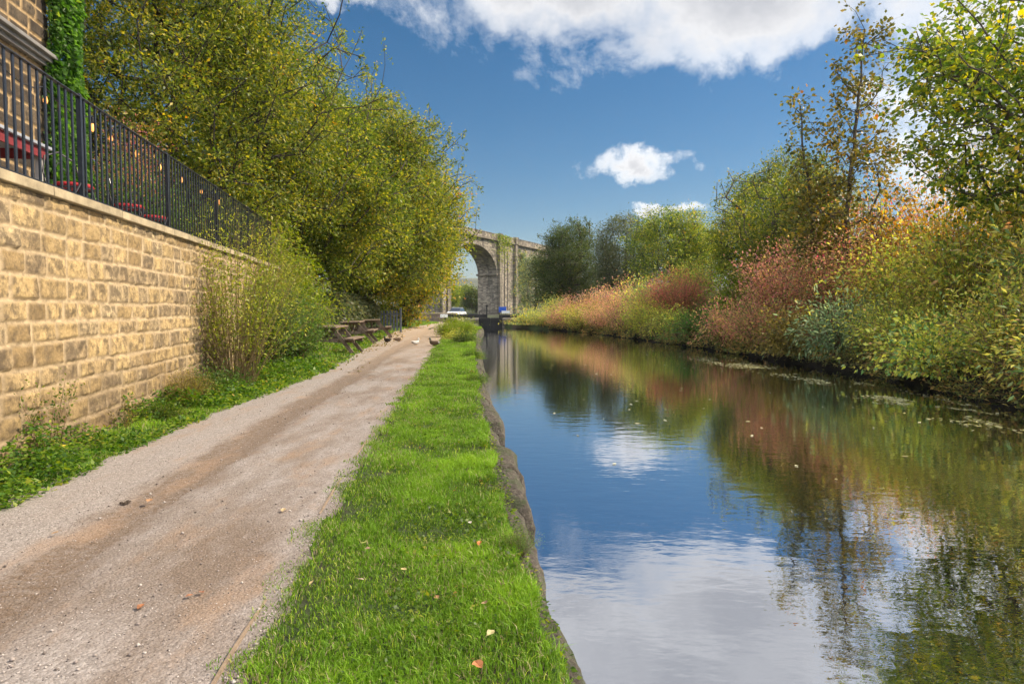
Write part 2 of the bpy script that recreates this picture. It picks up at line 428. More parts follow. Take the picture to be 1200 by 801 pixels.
# ------------------------------------------------------------------ SETTING: terrain, water, path
def build_ground():
    ys = np.concatenate([np.arange(-25, 0, 2.5), np.arange(0, 30, .3), np.arange(30, 62, .6), np.array([60.35, 60.55]), np.arange(62, 120, 3), np.array([130, 160, 220, 320, 500, 900, 1500, 2600])])
    ys = np.unique(np.round(ys, 3))
    lo = np.array([1800, 700, 300, 120, 60, 35, 22, 15, 11, 9, 7.5, 6.5, 5.8, 5.2, 4.6, 4.2, 3.8, 3.5, 3.2, 2.9, 2.6, 2.3, 2.0, 1.7, 1.4, 1.1, .8, .5, .25, .08])
    ro = np.array([0, .1, .25, .5, .8, 1.3, 1.9, 2.6, 3.4, 4.2, 5, 6, 7, 8, 10, 13, 17, 22, 30, 45, 80, 160, 400, 1000, 2000])
    rows = []
    for Y in ys:
        a, b = float(xl(Y)), float(xr(Y))
        xs = np.concatenate([a - lo, [a - .03, a - .0299], np.linspace(a + .4, b - .4, 5), [b - .12], b + ro]); rows.append(xs)
    X = np.array(rows); YY = np.repeat(ys[:, None], X.shape[1], 1)
    Z = gz(X, YY)
    k = len(lo)
    Z[:, k] = np.where(ys < 60.3, -.03, Z[:, k]); Z[:, k + 1] = np.where(ys < 60.3, -1.3, Z[:, k + 1]) 
    n, m = X.shape
    V = np.stack([X, YY, Z], 2).reshape(-1, 3)
    i, j = np.meshgrid(np.arange(n - 1), np.arange(m - 1), indexing='ij'); a = i * m + j
    Q = np.stack([a, a + 1, a + m + 1, a + m], 2).reshape(-1, 4)
    m_, nt, p = mat('ground_earth')
    geo = N(nt, 'ShaderNodeNewGeometry').outputs['Position']
    n1 = noise(nt, geo, .8, 6, .6); n2 = noise(nt, geo, 14, 5, .7)
    sep = N(nt, 'ShaderNodeSeparateXYZ'); nt.links.new(geo, sep.inputs[0])
    grass = ramp(nt, n2, [(.25, (.012, .02, .006)), (.5, (.035, .06, .012)), (.8, (.075, .10, .022))])
    soil = ramp(nt, n2, [(.25, (.02, .015, .009)), (.7, (.075, .055, .032))])
    f = ramp(nt, n1, [(.42, (0, 0, 0)), (.6, (1, 1, 1))])
    c = mixc(nt, f, grass, soil)
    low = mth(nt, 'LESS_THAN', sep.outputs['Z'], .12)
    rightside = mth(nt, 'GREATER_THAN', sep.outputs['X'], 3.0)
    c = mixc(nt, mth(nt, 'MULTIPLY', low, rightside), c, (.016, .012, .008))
    nt.links.new(c, p.inputs['Base Color']); p.inputs['Roughness'].default_value = .95
    bump(nt, p, n2, .8, .04)
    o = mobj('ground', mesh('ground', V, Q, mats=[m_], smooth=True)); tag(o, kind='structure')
build_ground()

def build_water():
    m_, nt, p = mat('canal_water')
    geo = N(nt, 'ShaderNodeNewGeometry').outputs['Position']
    mp = N(nt, 'ShaderNodeMapping'); mp.inputs['Scale'].default_value = (1.0, 1.9, 1); mp.inputs['Rotation'].default_value = (0, 0, R(12)); nt.links.new(geo, mp.inputs[0])
    w1 = noise(nt, mp.outputs[0], 3.2, 3, .5); w2 = noise(nt, mp.outputs[0], 9, 3, .55, dist=.4); w3 = noise(nt, geo, .35, 3, .5)
    amp = ramp(nt, w3, [(.35, (.25, .25, .25)), (.65, (1, 1, 1))])
    h = mth(nt, 'ADD', mth(nt, 'MULTIPLY', w1, .9), mth(nt, 'MULTIPLY', mth(nt, 'MULTIPLY', w2, .30), amp))
    b = N(nt, 'ShaderNodeBump'); b.inputs['Strength'].default_value = .22; b.inputs['Distance'].default_value = .0105; nt.links.new(h, b.inputs['Height'])
    dif = N(nt, 'ShaderNodeBsdfDiffuse'); dif.inputs[0].default_value = (.012, .013, .008, 1)
    gl = N(nt, 'ShaderNodeBsdfGlossy'); gl.inputs['Roughness'].default_value = .006; gl.inputs[0].default_value = (.93, .95, 1, 1)
    nt.links.new(b.outputs[0], gl.inputs['Normal'])
    fr = N(nt, 'ShaderNodeFresnel', i_IOR=1.9); nt.links.new(b.outputs[0], fr.inputs['Normal'])
    fac = mth(nt, 'MULTIPLY_ADD', fr.outputs[0], .48, .56, clamp=True)
    mx = N(nt, 'ShaderNodeMixShader'); nt.links.new(fac, mx.inputs[0]); nt.links.new(dif.outputs[0], mx.inputs[1]); nt.links.new(gl.outputs[0], mx.inputs[2])
    nt.links.new(mx.outputs[0], nt.nodes['Material Output'].inputs['Surface'])
    ys = np.concatenate([np.arange(-25, 60, 1.0), [60.2]]); V = []
    for Y in ys: V += [(float(xl(Y)) - .0, Y, WZ), (float(xr(Y)) + .3, Y, WZ)]
    Q = [(2 * i, 2 * i + 1, 2 * i + 3, 2 * i + 2) for i in range(len(ys) - 1)]
    o = mobj('water', mesh('water', V, Q, mats=[m_])); tag(o, kind='structure')
build_water()

def build_path():
    ys = np.concatenate([np.arange(-20, 0, 1.), np.arange(0, 20, .15), np.arange(20, 64, .4), np.arange(64, 120, 2.)]); us = np.linspace(0, 1, 41)
    Y, U = np.meshgrid(ys, us, indexing='ij')
    wob = (fbm(Y * 1.3, Y * 0, 3) - .5) * .12; a = xpr(Y) + .12 + (vn(Y * 3.5, Y * 0, 21) - .5) * .05; b = xpl(Y) - .1 + (fbm(Y * 2.1, Y * 0, 8) - .5) * .3
    X = a + (b - a) * U
    Z = .006 + gz(X, Y) * (Y > 60) * 1.0 + (fbm(X * 1.2, Y * .5, 31) - .5) * .03 - .02 * np.exp(-((a - X - 1.25) / .2) ** 2) + np.where(Y > 60, .03, 0) + .012
    Z += np.where((X < -4.2) & (Y > 15), np.maximum(0, gz(X, Y)) + .0, 0)
    edge = np.minimum(U, 1 - U); Z = Z - np.where(edge < .02, .05, 0)
    n, m = X.shape; V = np.stack([X, Y, Z], 2).reshape(-1, 3)
    i, j = np.meshgrid(np.arange(n - 1), np.arange(m - 1), indexing='ij'); q = i * m + j
    Q = np.stack([q, q + m, q + m + 1, q + 1], 2).reshape(-1, 4)
    u = (a - X).ravel()
    m_, nt, p = mat('towpath_gravel')
    geo = N(nt, 'ShaderNodeNewGeometry').outputs['Position']
    ua = attr(nt, 'u')
    sep = N(nt, 'ShaderNodeSeparateXYZ'); nt.links.new(geo, sep.inputs[0])
    mp = N(nt, 'ShaderNodeMapping'); mp.inputs['Scale'].default_value = (1, .35, 1); nt.links.new(geo, mp.inputs[0])
    patch = noise(nt, mp.outputs[0], 1.5, 6, .68); patch2 = noise(nt, mp.outputs[0], 3.4, 5, .6)
    grit = noise(nt, geo, 95, 3, .75); mid = noise(nt, geo, 22, 4, .65)
    vor = N(nt, 'ShaderNodeTexVoronoi'); vor.inputs['Scale'].default_value = 75; nt.links.new(geo, vor.inputs['Vector'])
    base = ramp(nt, grit, [(.25, (.15, .132, .123)), (.5, (.28, .25, .235)), (.78, (.45, .41, .39))])
    st = ramp(nt, vor.outputs['Color'], [(.1, (.15, .132, .123)), (.5, (.29, .258, .242)), (.9, (.50, .455, .43))])
    base = mixc(nt, .5, base, st); base = mixc(nt, ramp(nt, patch2, [(.35, (.0, .0, .0)), (.7, (.38, .38, .38))]), base, mixc(nt, grit, (.22, .17, .14), (.38, .31, .26)))
    brown = ramp(nt, grit, [(.25, (.065, .045, .032)), (.55, (.17, .12, .085)), (.8, (.33, .25, .19))])
    tan = ramp(nt, grit, [(.25, (.16, .10, .06)), (.6, (.36, .245, .165)), (.8, (.48, .37, .27))])
    uj = mth(nt, 'ADD', ua, mth(nt, 'MULTIPLY_ADD', patch2, .5, -.25))
    def band(c, w):
        d = mth(nt, 'ABSOLUTE', mth(nt, 'SUBTRACT', uj, c)); return mth(nt, 'SUBTRACT', 1.0, mth(nt, 'SMOOTH_MIN', mth(nt, 'DIVIDE', d, w), 1.0, .3), clamp=True)
    strip = mth(nt, 'MULTIPLY', ramp(nt, band(1.29, .27), [(.02, (0, 0, 0)), (.45, (.95, .95, .95))]), ramp(nt, mid, [(.3, (.45, .45, .45)), (.6, (1, 1, 1))]))
    c = mixc(nt, strip, base, brown)
    pt = mth(nt, 'MULTIPLY', ramp(nt, patch, [(.42, (0, 0, 0)), (.62, (1, 1, 1))]), ramp(nt, band(.6, .75), [(.0, (0, 0, 0)), (.55, (1, 1, 1))]))
    c = mixc(nt, mth(nt, 'MULTIPLY', pt, .8), c, brown)
    tp = ramp(nt, patch2, [(.54, (0, 0, 0)), (.68, (.55, .55, .55))])
    c = mixc(nt, tp, c, tan)
    far = ramp(nt, mth(nt, 'MULTIPLY_ADD', sep.outputs['Y'], .05, -.6, clamp=True), [(0, (0, 0, 0)), (1, (.75, .75, .75))])
    c = mixc(nt, far, c, mixc(nt, mid, (.34, .235, .15), (.50, .39, .29)))
    edge_ = ramp(nt, ua, [(.0, (1, 1, 1)), (.16, (0, 0, 0))])
    c = mixc(nt, mth(nt, 'MULTIPLY', edge_, .75), c, (.09, .068, .055))
    nt.links.new(c, p.inputs['Base Color']); p.inputs['Roughness'].default_value = .92; p.inputs['Specular IOR Level'].default_value = .25
    hh = mth(nt, 'ADD', mth(nt, 'MULTIPLY', vor.outputs['Distance'], -1.0), mth(nt, 'ADD', mth(nt, 'MULTIPLY', mid, 1.2), grit))
    bump(nt, p, hh, .6, .009)
    o = mobj('towpath', mesh('towpath', V, Q, mats=[m_], vattr={'u': u}, smooth=True)); tag(o, kind='structure')
    # loose stones lying on it
    rng = np.random.default_rng(3); n = 9000
    yy = 1.8 + 12 * rng.random(n) ** 1.7; uu = rng.random(n); aa = xpr(yy) + .07; bb = xpl(yy) + .1; xx = aa + (bb - aa) * np.where(rng.random(n) < .45, uu ** 3, uu)
    s = rng.uniform(.002, .0055, n) * (1 + (rng.random(n) < .04) * 1.3)
    o6 = np.array([[1, 0, 0], [0, 1, 0], [-1, 0, 0], [0, -1, 0], [0, 0, .7], [0, 0, -.7]])
    ang = rng.uniform(0, 6.28, n); V = o6[None] * s[:, None, None] * rng.uniform(.6, 1.3, (n, 6, 1))
    Vx = V[..., 0] * np.cos(ang)[:, None] - V[..., 1] * np.sin(ang)[:, None]; Vy = V[..., 0] * np.sin(ang)[:, None] + V[..., 1] * np.cos(ang)[:, None]
    V = np.stack([Vx + xx[:, None], Vy + yy[:, None], V[..., 2] + .018 + (fbm(xx * 1.2, yy * .5, 31)[:, None] - .5) * .03 + s[:, None] * .4], 2).reshape(-1, 3)
    t = np.array([[0, 1, 4], [1, 2, 4], [2, 3, 4], [3, 0, 4], [1, 0, 5], [2, 1, 5], [3, 2, 5], [0, 3, 5]])
    T = (np.arange(n)[:, None, None] * 6 + t[None]).reshape(-1, 3)
    ms, nt, p = mat('loose_stone'); nt.links.new(ramp(nt, attr(nt, 'rnd'), [(0, (.10, .08, .07)), (.5, (.30, .25, .225)), (1, (.56, .50, .46))]), p.inputs['Base Color']); p.inputs['Roughness'].default_value = .9
    o = mobj('loose_gravel', mesh('loose_gravel', V, None, T, mats=[ms], fattr={'rnd': np.repeat(rng.random(n), 8)}))
    tag(o, 'small loose stones scattered over the towpath', 'gravel', kind='stuff')
build_path()

# timber edging board
def strip_board(y0, y1, label):
    mb = MB(); ys = np.arange(y0, y1 + .01, .12)
    L_ = []; 
    for y in ys:
        x = float(xpr(y)) + .005 + .012 * math.sin(y * 2.1); z = .016 + .010 * math.sin(y * 3.3)
        L_.append((x, y, z))
    V = []; F = []
    for x, y, z in L_: V += [(x - .006, y, -.03), (x - .006, y, z), (x + .006, y, z), (x + .006, y, -.03)]
    for i in range(len(L_) - 1):
        for k in range(3): F.append((4 * i + k, 4 * i + k + 1, 4 * i + k + 5, 4 * i + k + 4))
    mb.add(V, F); o = mb.build('edging_board', edgewood); tag(o, label, 'edging board', 'edging boards along the towpath')
edgewood = simple('edging_timber', (.27, .20, .14), .85, var=.3, scale=14, bmp=.3)
strip_board(1.2, 3.1, 'bare pale timber edging board nearest the bottom of the photo')
strip_board(4.0, 6.3, 'thin timber edging board half sunk beside the wide grass verge')
strip_board(7.3, 10.5, 'farthest weathered edging board along the straight towpath')

# canal edge stones
def build_edging():
    ys = np.concatenate([np.arange(-6, 1, .1), np.arange(1, 14, .018), np.arange(14, 45.0, .06)]); vs = np.linspace(0, 1, 16)
    Y, T = np.meshgrid(ys, vs, indexing='ij')
    prof_x = np.interp(vs, [0, .35, .55, .68, .8, 1], [-.12, .05, .12, .165, .185, .17]); prof_z = np.interp(vs, [0, .35, .55, .68, .8, 1], [.0, -.005, -.04, -.11, -.22, -.75])
    joints = np.cumsum(np.random.default_rng(4).uniform(.7, 1.25, 80)) - 7
    k = np.searchsorted(joints, ys); dj = np.minimum(np.abs(ys - joints[k - 1]), np.abs(ys - joints[np.minimum(k, 79)]))
    rj = hash2(k, k * 0, 3); gap = np.exp(-(dj / .03) ** 2)
    X = xl(Y) + prof_x[None] + ((rj - .5) * .13 - gap * .11)[:, None] * (T > .1) + (fbm(Y * 3, T * 3, 2) - .5) * .10
    Z = prof_z[None] + (fbm(Y * 14, T * 9, 66) - .5) * .03 + ((hash2(k, k * 0, 9) - .5) * .07 - gap * .10)[:, None] * (T > .05) + (fbm(Y * 7, T * 5, 12) - .5) * .03
    n, m = X.shape; V = np.stack([X, Y, Z], 2).reshape(-1, 3)
    i, j = np.meshgrid(np.arange(n - 1), np.arange(m - 1), indexing='ij'); q = i * m + j
    Q = np.stack([q, q + 1, q + m + 1, q + m], 2).reshape(-1, 4)
    m_, nt, p = mat('edge_stone'); geo = N(nt, 'ShaderNodeNewGeometry').outputs['Position']
    n1 = noise(nt, geo, 30, 6, .7); n2 = noise(nt, geo, 3.5, 5, .65)
    c = ramp(nt, n1, [(.3, (.03, .025, .019)), (.5, (.10, .08, .06)), (.72, (.24, .205, .16))])
    n5 = noise(nt, geo, 11, 6, .75); c = mixc(nt, .7, c, ramp(nt, n5, [(.35, (.35, .33, .3)), (.6, (1, 1, 1))]), 'MULTIPLY')
    c = mixc(nt, ramp(nt, mth(nt, 'ADD', mth(nt, 'MULTIPLY', n2, .5), mth(nt, 'MULTIPLY', n5, .5)), [(.50, (0, 0, 0)), (.56, (.85, .85, .85))]), c, (.045, .06, .018))
    sp = N(nt, 'ShaderNodeSeparateXYZ'); nt.links.new(geo, sp.inputs[0])
    c = mixc(nt, ramp(nt, mth(nt, 'MULTIPLY_ADD', sp.outputs['Z'], 4.0, 1.4, clamp=True), [(.0, (1, 1, 1)), (.5, (0, 0, 0))]), c, (.03, .026, .018))
    nt.links.new(c, p.inputs['Base Color']); p.inputs['Roughness'].default_value = .85; bump(nt, p, mth(nt, 'ADD', n1, n2), 1.0, .04)
    o = mobj('canal_edging', mesh('canal_edging', V, Q, mats=[m_], smooth=True))
    tag(o, 'rounded mossy edging stones along the canal edge of the grass', 'stone edging')
build_edging()

# ------------------------------------------------------------------ stone walling
JW = .003
def stone_panel(name, O, D, Nrm, length, z0, z1, rowh, bw, res, depth, seed, m_, parent=None, rough=.012, y_off=0):
    """a face of coursed blocks, relief modelled; O origin, D along, Nrm outward"""
    rng = np.random.default_rng(seed)
    s = np.arange(0, length + res, res); t = np.arange(z0, z1 + res * .5, res)
    S, Z = np.meshgrid(s, t, indexing='ij')
    Sw = S + (fbm(S * 2.3, Z * 2.3, seed) - .5) * .045; Zw = Z - z0 + (fbm(S * 1.4, Z * 3, seed + 5) - .5) * .05
    nrow = int(math.ceil((z1 - z0) / rowh)) + 2; hs = rowh * rng.uniform(.86, 1.14, nrow); rows = np.concatenate([[-.02], np.cumsum(hs) - .02])
    ri = np.clip(np.searchsorted(rows, Zw) - 1, 0, nrow - 1)
    dv = np.minimum(Zw - rows[ri], rows[ri + 1] - Zw); hrow = rows[ri + 1] - rows[ri]
    du = np.zeros_like(S); bi = np.zeros(S.shape, int); wv = np.ones_like(S)
    for r in range(nrow):
        ed = np.cumsum(rng.uniform(bw[0], bw[1], int(length / bw[0]) + 4)) - rng.uniform(.1, .9) * bw[1] - .2; ed = np.concatenate([[-1], ed])
        M = ri == r; k = np.clip(np.searchsorted(ed, Sw[M]) - 1, 0, len(ed) - 2)
        du[M] = np.minimum(Sw[M] - ed[k], ed[k + 1] - Sw[M]); bi[M] = k; wv[M] = ed[k + 1] - ed[k]
    dn = np.minimum(du, dv); hyp = np.sqrt(np.clip(du, 0, .05) ** 2 + np.clip(dv, 0, .05) ** 2)
    d = np.minimum(dn, hyp * .8) + (fbm(S * 18, Z * 18, seed + 8) - .5) * .014
    rb = hash2(bi, ri, seed); jw = JW + .010 * fbm(S * 3, Z * 3, seed + 2)
    e = np.clip((d - jw) / .022, 0, 1); e = e * e * (3 - 2 * e)
    disp = e * depth * (.55 + .75 * hash2(bi, ri, seed + 1)) + e * (fbm(S * 9 + rb * 40, Z * 9, seed + 3, 5) - .5) * rough * 2.6 + (fbm(S * 40, Z * 40, seed + 4, 3) - .5) * rough * .6
    disp += e * ((hash2(bi, ri, seed + 6) - .5) * (du - wv * .5) * .12 + (hash2(bi, ri, seed + 7) - .5) * (dv - .08) * .15)
    O = np.array(O, float); D = np.array(D, float); Nrm = np.array(Nrm, float)
    V = O + S[..., None] * D + disp[..., None] * Nrm; V[..., 2] += Z
    n, m = S.shape; i, j = np.meshgrid(np.arange(n - 1), np.arange(m - 1), indexing='ij'); q = i * m + j
    Q = np.stack([q, q + m, q + m + 1, q + 1], 2).reshape(-1, 4)
    return mobj(name, mesh(name, V.reshape(-1, 3), Q, mats=[m_], vattr={'blk': rb.ravel(), 'stone': e.ravel()}, smooth=True), parent)

def stone_mat(name, stones, mortar, dark=(.06, .05, .04), stainlo=.52, moss=None, low=True):
    m_, nt, p = mat(name); geo = N(nt, 'ShaderNodeNewGeometry').outputs['Position']
    blk = attr(nt, 'blk'); st = attr(nt, 'stone')
    n1 = noise(nt, geo, 45, 5, .7); n2 = noise(nt, geo, 3.2, 6, .68); n3 = noise(nt, geo, 9, 5, .7)
    c = ramp(nt, blk, stones)
    c = mixc(nt, .85, c, ramp(nt, n1, [(.2, (.38, .35, .31)), (.55, (.85, .83, .8)), (.85, (1.0, 1.0, 1.0))]), 'MULTIPLY')
    c = mixc(nt, .55, c, ramp(nt, n2, [(.3, (.55, .52, .48)), (.6, (1, 1, 1))]), 'MULTIPLY')
    c = mixc(nt, ramp(nt, mth(nt, 'MULTIPLY_ADD', blk, .12, n3), [(stainlo + .02, (0, 0, 0)), (stainlo + .22, (.8, .8, .8))]), c, dark)
    mpv = N(nt, 'ShaderNodeMapping'); mpv.inputs['Scale'].default_value = (1, 1, .22); nt.links.new(geo, mpv.inputs[0]); n4 = noise(nt, mpv.outputs[0], 2.6, 5, .65)
    c = mixc(nt, ramp(nt, n4, [(.54, (0, 0, 0)), (.70, (.6, .6, .6))]), c, tuple(x * .9 for x in dark))
    mo = mixc(nt, n1, tuple(x * .75 for x in mortar), mortar); mo = mixc(nt, ramp(nt, n3, [(.38, (.85, .85, .85)), (.56, (0, 0, 0))]), mo, tuple(x * .42 for x in mortar))  # patches of darker mortar paint in the shade of recessed joints
    c = mixc(nt, st, mo, c)
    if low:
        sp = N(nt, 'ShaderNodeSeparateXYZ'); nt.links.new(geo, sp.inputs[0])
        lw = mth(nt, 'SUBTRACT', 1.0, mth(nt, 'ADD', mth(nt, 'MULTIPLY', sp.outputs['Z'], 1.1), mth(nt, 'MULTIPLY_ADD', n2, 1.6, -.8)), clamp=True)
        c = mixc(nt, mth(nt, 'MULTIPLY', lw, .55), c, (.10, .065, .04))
    nt.links.new(c, p.inputs['Base Color']); p.inputs['Roughness'].default_value = .92; p.inputs['Specular IOR Level'].default_value = .2
    bump(nt, p, mth(nt, 'ADD', n1, mth(nt, 'MULTIPLY', n3, 1.5)), .55, .012)
    return m_

nD = 1 / math.hypot(.171, 1); WD = (-.171 * nD, nD, 0); WN = (nD, .171 * nD, 0); WROT = math.atan2(.171, 1)
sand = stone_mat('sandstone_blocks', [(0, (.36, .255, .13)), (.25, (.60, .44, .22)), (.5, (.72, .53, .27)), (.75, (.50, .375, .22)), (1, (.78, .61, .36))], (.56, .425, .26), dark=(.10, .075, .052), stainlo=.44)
y0 = 1.5; LEN = (WALL_END - y0) / nD
wall = thing('retaining_wall', 'warm sandstone block retaining wall with flat coping beside the towpath', 'stone wall', (0, 0, 0))
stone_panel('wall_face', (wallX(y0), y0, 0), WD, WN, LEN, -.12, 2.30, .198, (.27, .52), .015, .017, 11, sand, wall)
mb = MB(); mid = (y0 + WALL_END) / 2
c0 = Vector((wallX(mid), mid, 1.08)) - Vector(WN) * .26
mb.box(c0, (.5, LEN, 2.42), WROT); mb.build('wall_core', sand, wall)
copem = simple('coping_stone', (.36, .29, .185), .88, var=.35, scale=5, bmp=.4)
mb = MB(); s = 0.0; rc = random.Random(3)
while s < LEN:
    l = min(rc.uniform(1.35, 1.75), LEN - s + .05)
    c = Vector((wallX(y0), y0, 0)) + Vector(WD) * (s + l / 2) - Vector(WN) * .13
    mb.box((c.x, c.y, 2.345 + rc.uniform(-.003, .003)), (.40, l - .012, .085), WROT + rc.uniform(-.002, .002)); s += l
mb.build('coping', copem, wall, bevel=.008)

# terrace behind the wall
tf = MB()
A = [(wallX(-4) - .3, -4), (wallX(WALL_END) - .3, WALL_END + .0), (-20, WALL_END), (-20, -4)]
tf.add([(x, y, 2.25) for x, y in A] + [(x, y, -.2) for x, y in A], [(3, 2, 1, 0), (4, 5, 6, 7), (0, 1, 5, 4), (1, 2, 6, 5), (2, 3, 7, 6), (3, 0, 4, 7)])
o = tf.build('terrace_ground', simple('terrace_paving', (.22, .19, .16), .9, var=.3, scale=3)); tag(o, kind='structure')

# railing
rail = thing('railing', 'black iron railing with upright bars on top of the sandstone wall', 'railing', (0, 0, 0))
RO = .16
def rp(Y, z, off=RO): return Vector((wallX(Y), Y, z)) - Vector(WN) * off
ZB, ZT = 2.47, 3.49
MB().box(tuple((rp(2.6, ZT) + rp(16.7, ZT)) / 2), (.045, (16.7 - 2.6) / nD, .014), WROT).build('top_rail', black_iron, rail, bevel=.004)
MB().box(tuple((rp(2.6, ZB) + rp(16.7, ZB)) / 2), (.04, (16.7 - 2.6) / nD, .012), WROT).build('bottom_rail', black_iron, rail)
bar = MB().box((0, 0, (ZB + ZT) / 2), (.014, .030, ZT - ZB - .014), WROT).build('baluster', black_iron, rail)
bar.location = rp(4.45, 0); first = bar; k = 0; py = [4.30, 6.85, 9.35, 11.8, 14.25, 16.68]
y = 4.45 + .125
while y < 16.6 and k < 96:
    if min(abs(y - q) for q in py) > .05:
        b = bar.copy(); C.objects.link(b); b.location = rp(y, 0); k += 1
    y += .125
post = MB().box((0, 0, (2.39 + ZT + .02) / 2), (.042, .042, ZT + .02 - 2.39), WROT).tube([(0, 0, 2.389), (0, 0, 2.40)], .05, 10).tube([(0, 0, ZT + .01), (0, 0, ZT + .035)], [.028, .012], 10).build('post', black_iron, rail)
post.location = rp(py[0], 0)
for q in py[1:]:
    b = post.copy(); C.objects.link(b); b.location = rp(q, 0)
for q in (6.85, 9.35, 11.8):
    mb = MB(); a = rp(q, 2.62); e = rp(q, 2.40, RO + .0) - Vector(WN) * .0 ; mb.tube([rp(q - .16, 2.46), a], .009, 6); mb.tube([rp(q + .16, 2.46), a], .009, 6); mb.build('bracket', black_iron, rail)

# string of bulbs on the railing
glass, nt, p = mat('warm_bulb'); p.inputs['Base Color'].default_value = (.9, .4, .12, 1); p.inputs['Emission Color'].default_value = (1, .42, .10, 1); p.inputs['Emission Strength'].default_value = .9; p.inputs['Roughness'].default_value = .15
sl = thing('string_lights', 'string of small warm filament bulbs hung inside the black railing', 'string lights', tuple(rp(6, 3.4, RO + .1)))
base = sl.location.copy(); bys = [4.3, 5.55, 6.35, 7.3, 7.75, 8.5, 9.3, 10.2, 11.2, 12.3]
pts = []
for a, b in zip(bys[:-1], bys[1:]):
    for t in (0, .25, .5, .75): pts.append(rp(a + (b - a) * t, 3.42 - .10 * 4 * t * (1 - t), RO + .07) - base)
MB().tube(pts, .006, 5).build('cable', black_iron, sl)
bulb = MB().lathe([(.004, 0), (.009, .005), (.019, .025), (.021, .042), (.016, .065), (.010, .09)], (0, 0, -.17), 12).build('bulb', glass, sl, smooth=True)
sock = MB().lathe([(.014, 0), (.016, .01), (.014, .06), (.005, .08)], (0, 0, -.08), 10).build('socket', black_iron, bulb)
bulb.location = rp(bys[0], 3.42, RO + .07) - base
for q in bys[1:]:
    b = bulb.copy(); C.objects.link(b); b.location = rp(q, 3.42, RO + .07) - base
    s2 = sock.copy(); C.objects.link(s2); s2.parent = b

# building behind the terrace
grit = stone_mat('gritstone_blocks', [(0, (.055, .045, .036)), (.4, (.11, .085, .065)), (.75, (.16, .125, .09)), (1, (.24, .18, .12))], (.52, .36, .19), dark=(.035, .03, .026), low=False)
bo = 2.35
def bX(Y): return wallX(Y) - bo * 1.0147
house = thing('stone_building', 'dark gritstone building with pale pointing and a grey ledge above the terrace', 'building', (bX(10.4), 10.4, 2.25))
hb = house.location
B0 = (bX(3.0) - hb.x, 3.0 - 10.4, -2.25); LB = 7.4 / nD
stone_panel('wall', B0, WD, WN, LB, 2.25, 8.0, .235, (.30, .62), .022, .016, 23, grit, house, rough=.006)
cx = Vector(((bX(3) + bX(10.4)) / 2 - hb.x, 3.35 + 3 - 10.05 , 0)) ; cx = Vector(((bX(3.0) + bX(10.4)) / 2 - hb.x, (3.0 + 10.4) / 2 - 10.4, 2.85)) - Vector(WN) * 3.02
MB().box(tuple(cx), (6, LB, 5.7), WROT).build('wall_core', grit, house)
lead = simple('grey_ledge', (.19, .18, .17), .7, var=.25, scale=4, bmp=.2)
lz = 5.20 - 2.25
mb = MB(); q = cx.copy(); q.z = lz; q += Vector(WN) * 3.05
mb.box(tuple(q + Vector(WN) * .08), (.20, LB, .06), WROT); mb.box(tuple(q + Vector(WN) * .05 - Vector((0, 0, .062))), (.14, LB, .06), WROT); mb.box(tuple(q + Vector(WN) * .02 - Vector((0, 0, .124))), (.08, LB, .06), WROT)
mb.build('ledge', lead, house, bevel=.01)
slate = simple('roof_slate', (.08, .085, .10), .6, var=.3, scale=6)
rf = MB(); 
def hp(dx, dy, z): return tuple(Vector((cx.x, cx.y, 0)) + Vector(WN) * dx + Vector(WD) * dy + Vector((0, 0, z)))
h2 = LB / 2
rf.add([hp(3.25, -h2 - .2, 5.7), hp(3.25, h2 + .2, 5.7), hp(-3.25, h2 + .2, 5.7), hp(-3.25, -h2 - .2, 5.7), hp(0, -h2 - .2, 7.9), hp(0, h2 + .2, 7.9)], [(0, 1, 5, 4), (2, 3, 4, 5), (1, 2, 5), (3, 0, 4), (3, 2, 1, 0)])
rf.build('roof', slate, house)

# ivy over the corner
def leaf_cloud(name, pos, d, L, wr, pal, rng, parent=None, up=.3, cl=None):
    V, Q, rn = leaf_arrays(rng, pos, d, L * rng.uniform(.6, 1.3, len(pos)), wr, up=up, clump=cl)
    return mobj(name, mesh(name, V, Q, mats=[LMT(pal)], fattr={'rnd': rn}), parent)
rng = np.random.default_rng(8)
iv = thing('ivy', 'bright green ivy climbing the corner of the dark stone building', 'climbing plant', (bX(10.4), 10.4, 2.25))
n = 15000; zz = rng.uniform(0, 6.2, n); sal = rng.uniform(-1, 1, n); w = .34 + .16 * vn(zz * 1.1, zz * 0, 3) + .35 * np.clip(1 - zz / 3.4, 0, 1)
off = sal * w; bul = .30 * np.sqrt(np.clip(1 - sal ** 2, 0, 1)) * (.6 + .8 * vn(zz * 2, off * 4, 6)) + .05
pos = np.array(WD) * (off + .30)[:, None] + np.array(WN) * (bul * rng.uniform(.55, 1, n))[:, None]; pos[:, 2] = zz
d = np.array(WN) * .7 + np.array([0, 0, -1.]) * .9 + rng.normal(size=(n, 3)) * .45
leaf_cloud('leaves', pos, d, .085, .8, 'ivy', rng, iv, up=0, cl=vn(pos[:, 1] * 4, zz * 3, 5))
st = MB()
for k in range(7):
    a = rng.uniform(-.3, .5); pp = [Vector(WD) * (a + .1 * math.sin(z * 1.3 + k)) + Vector(WN) * .06 + Vector((0, 0, z)) for z in np.linspace(0, 5.8, 12)]; st.tube(pp, np.linspace(.02, .006, 12), 5)
st.build('stems', bark, iv)

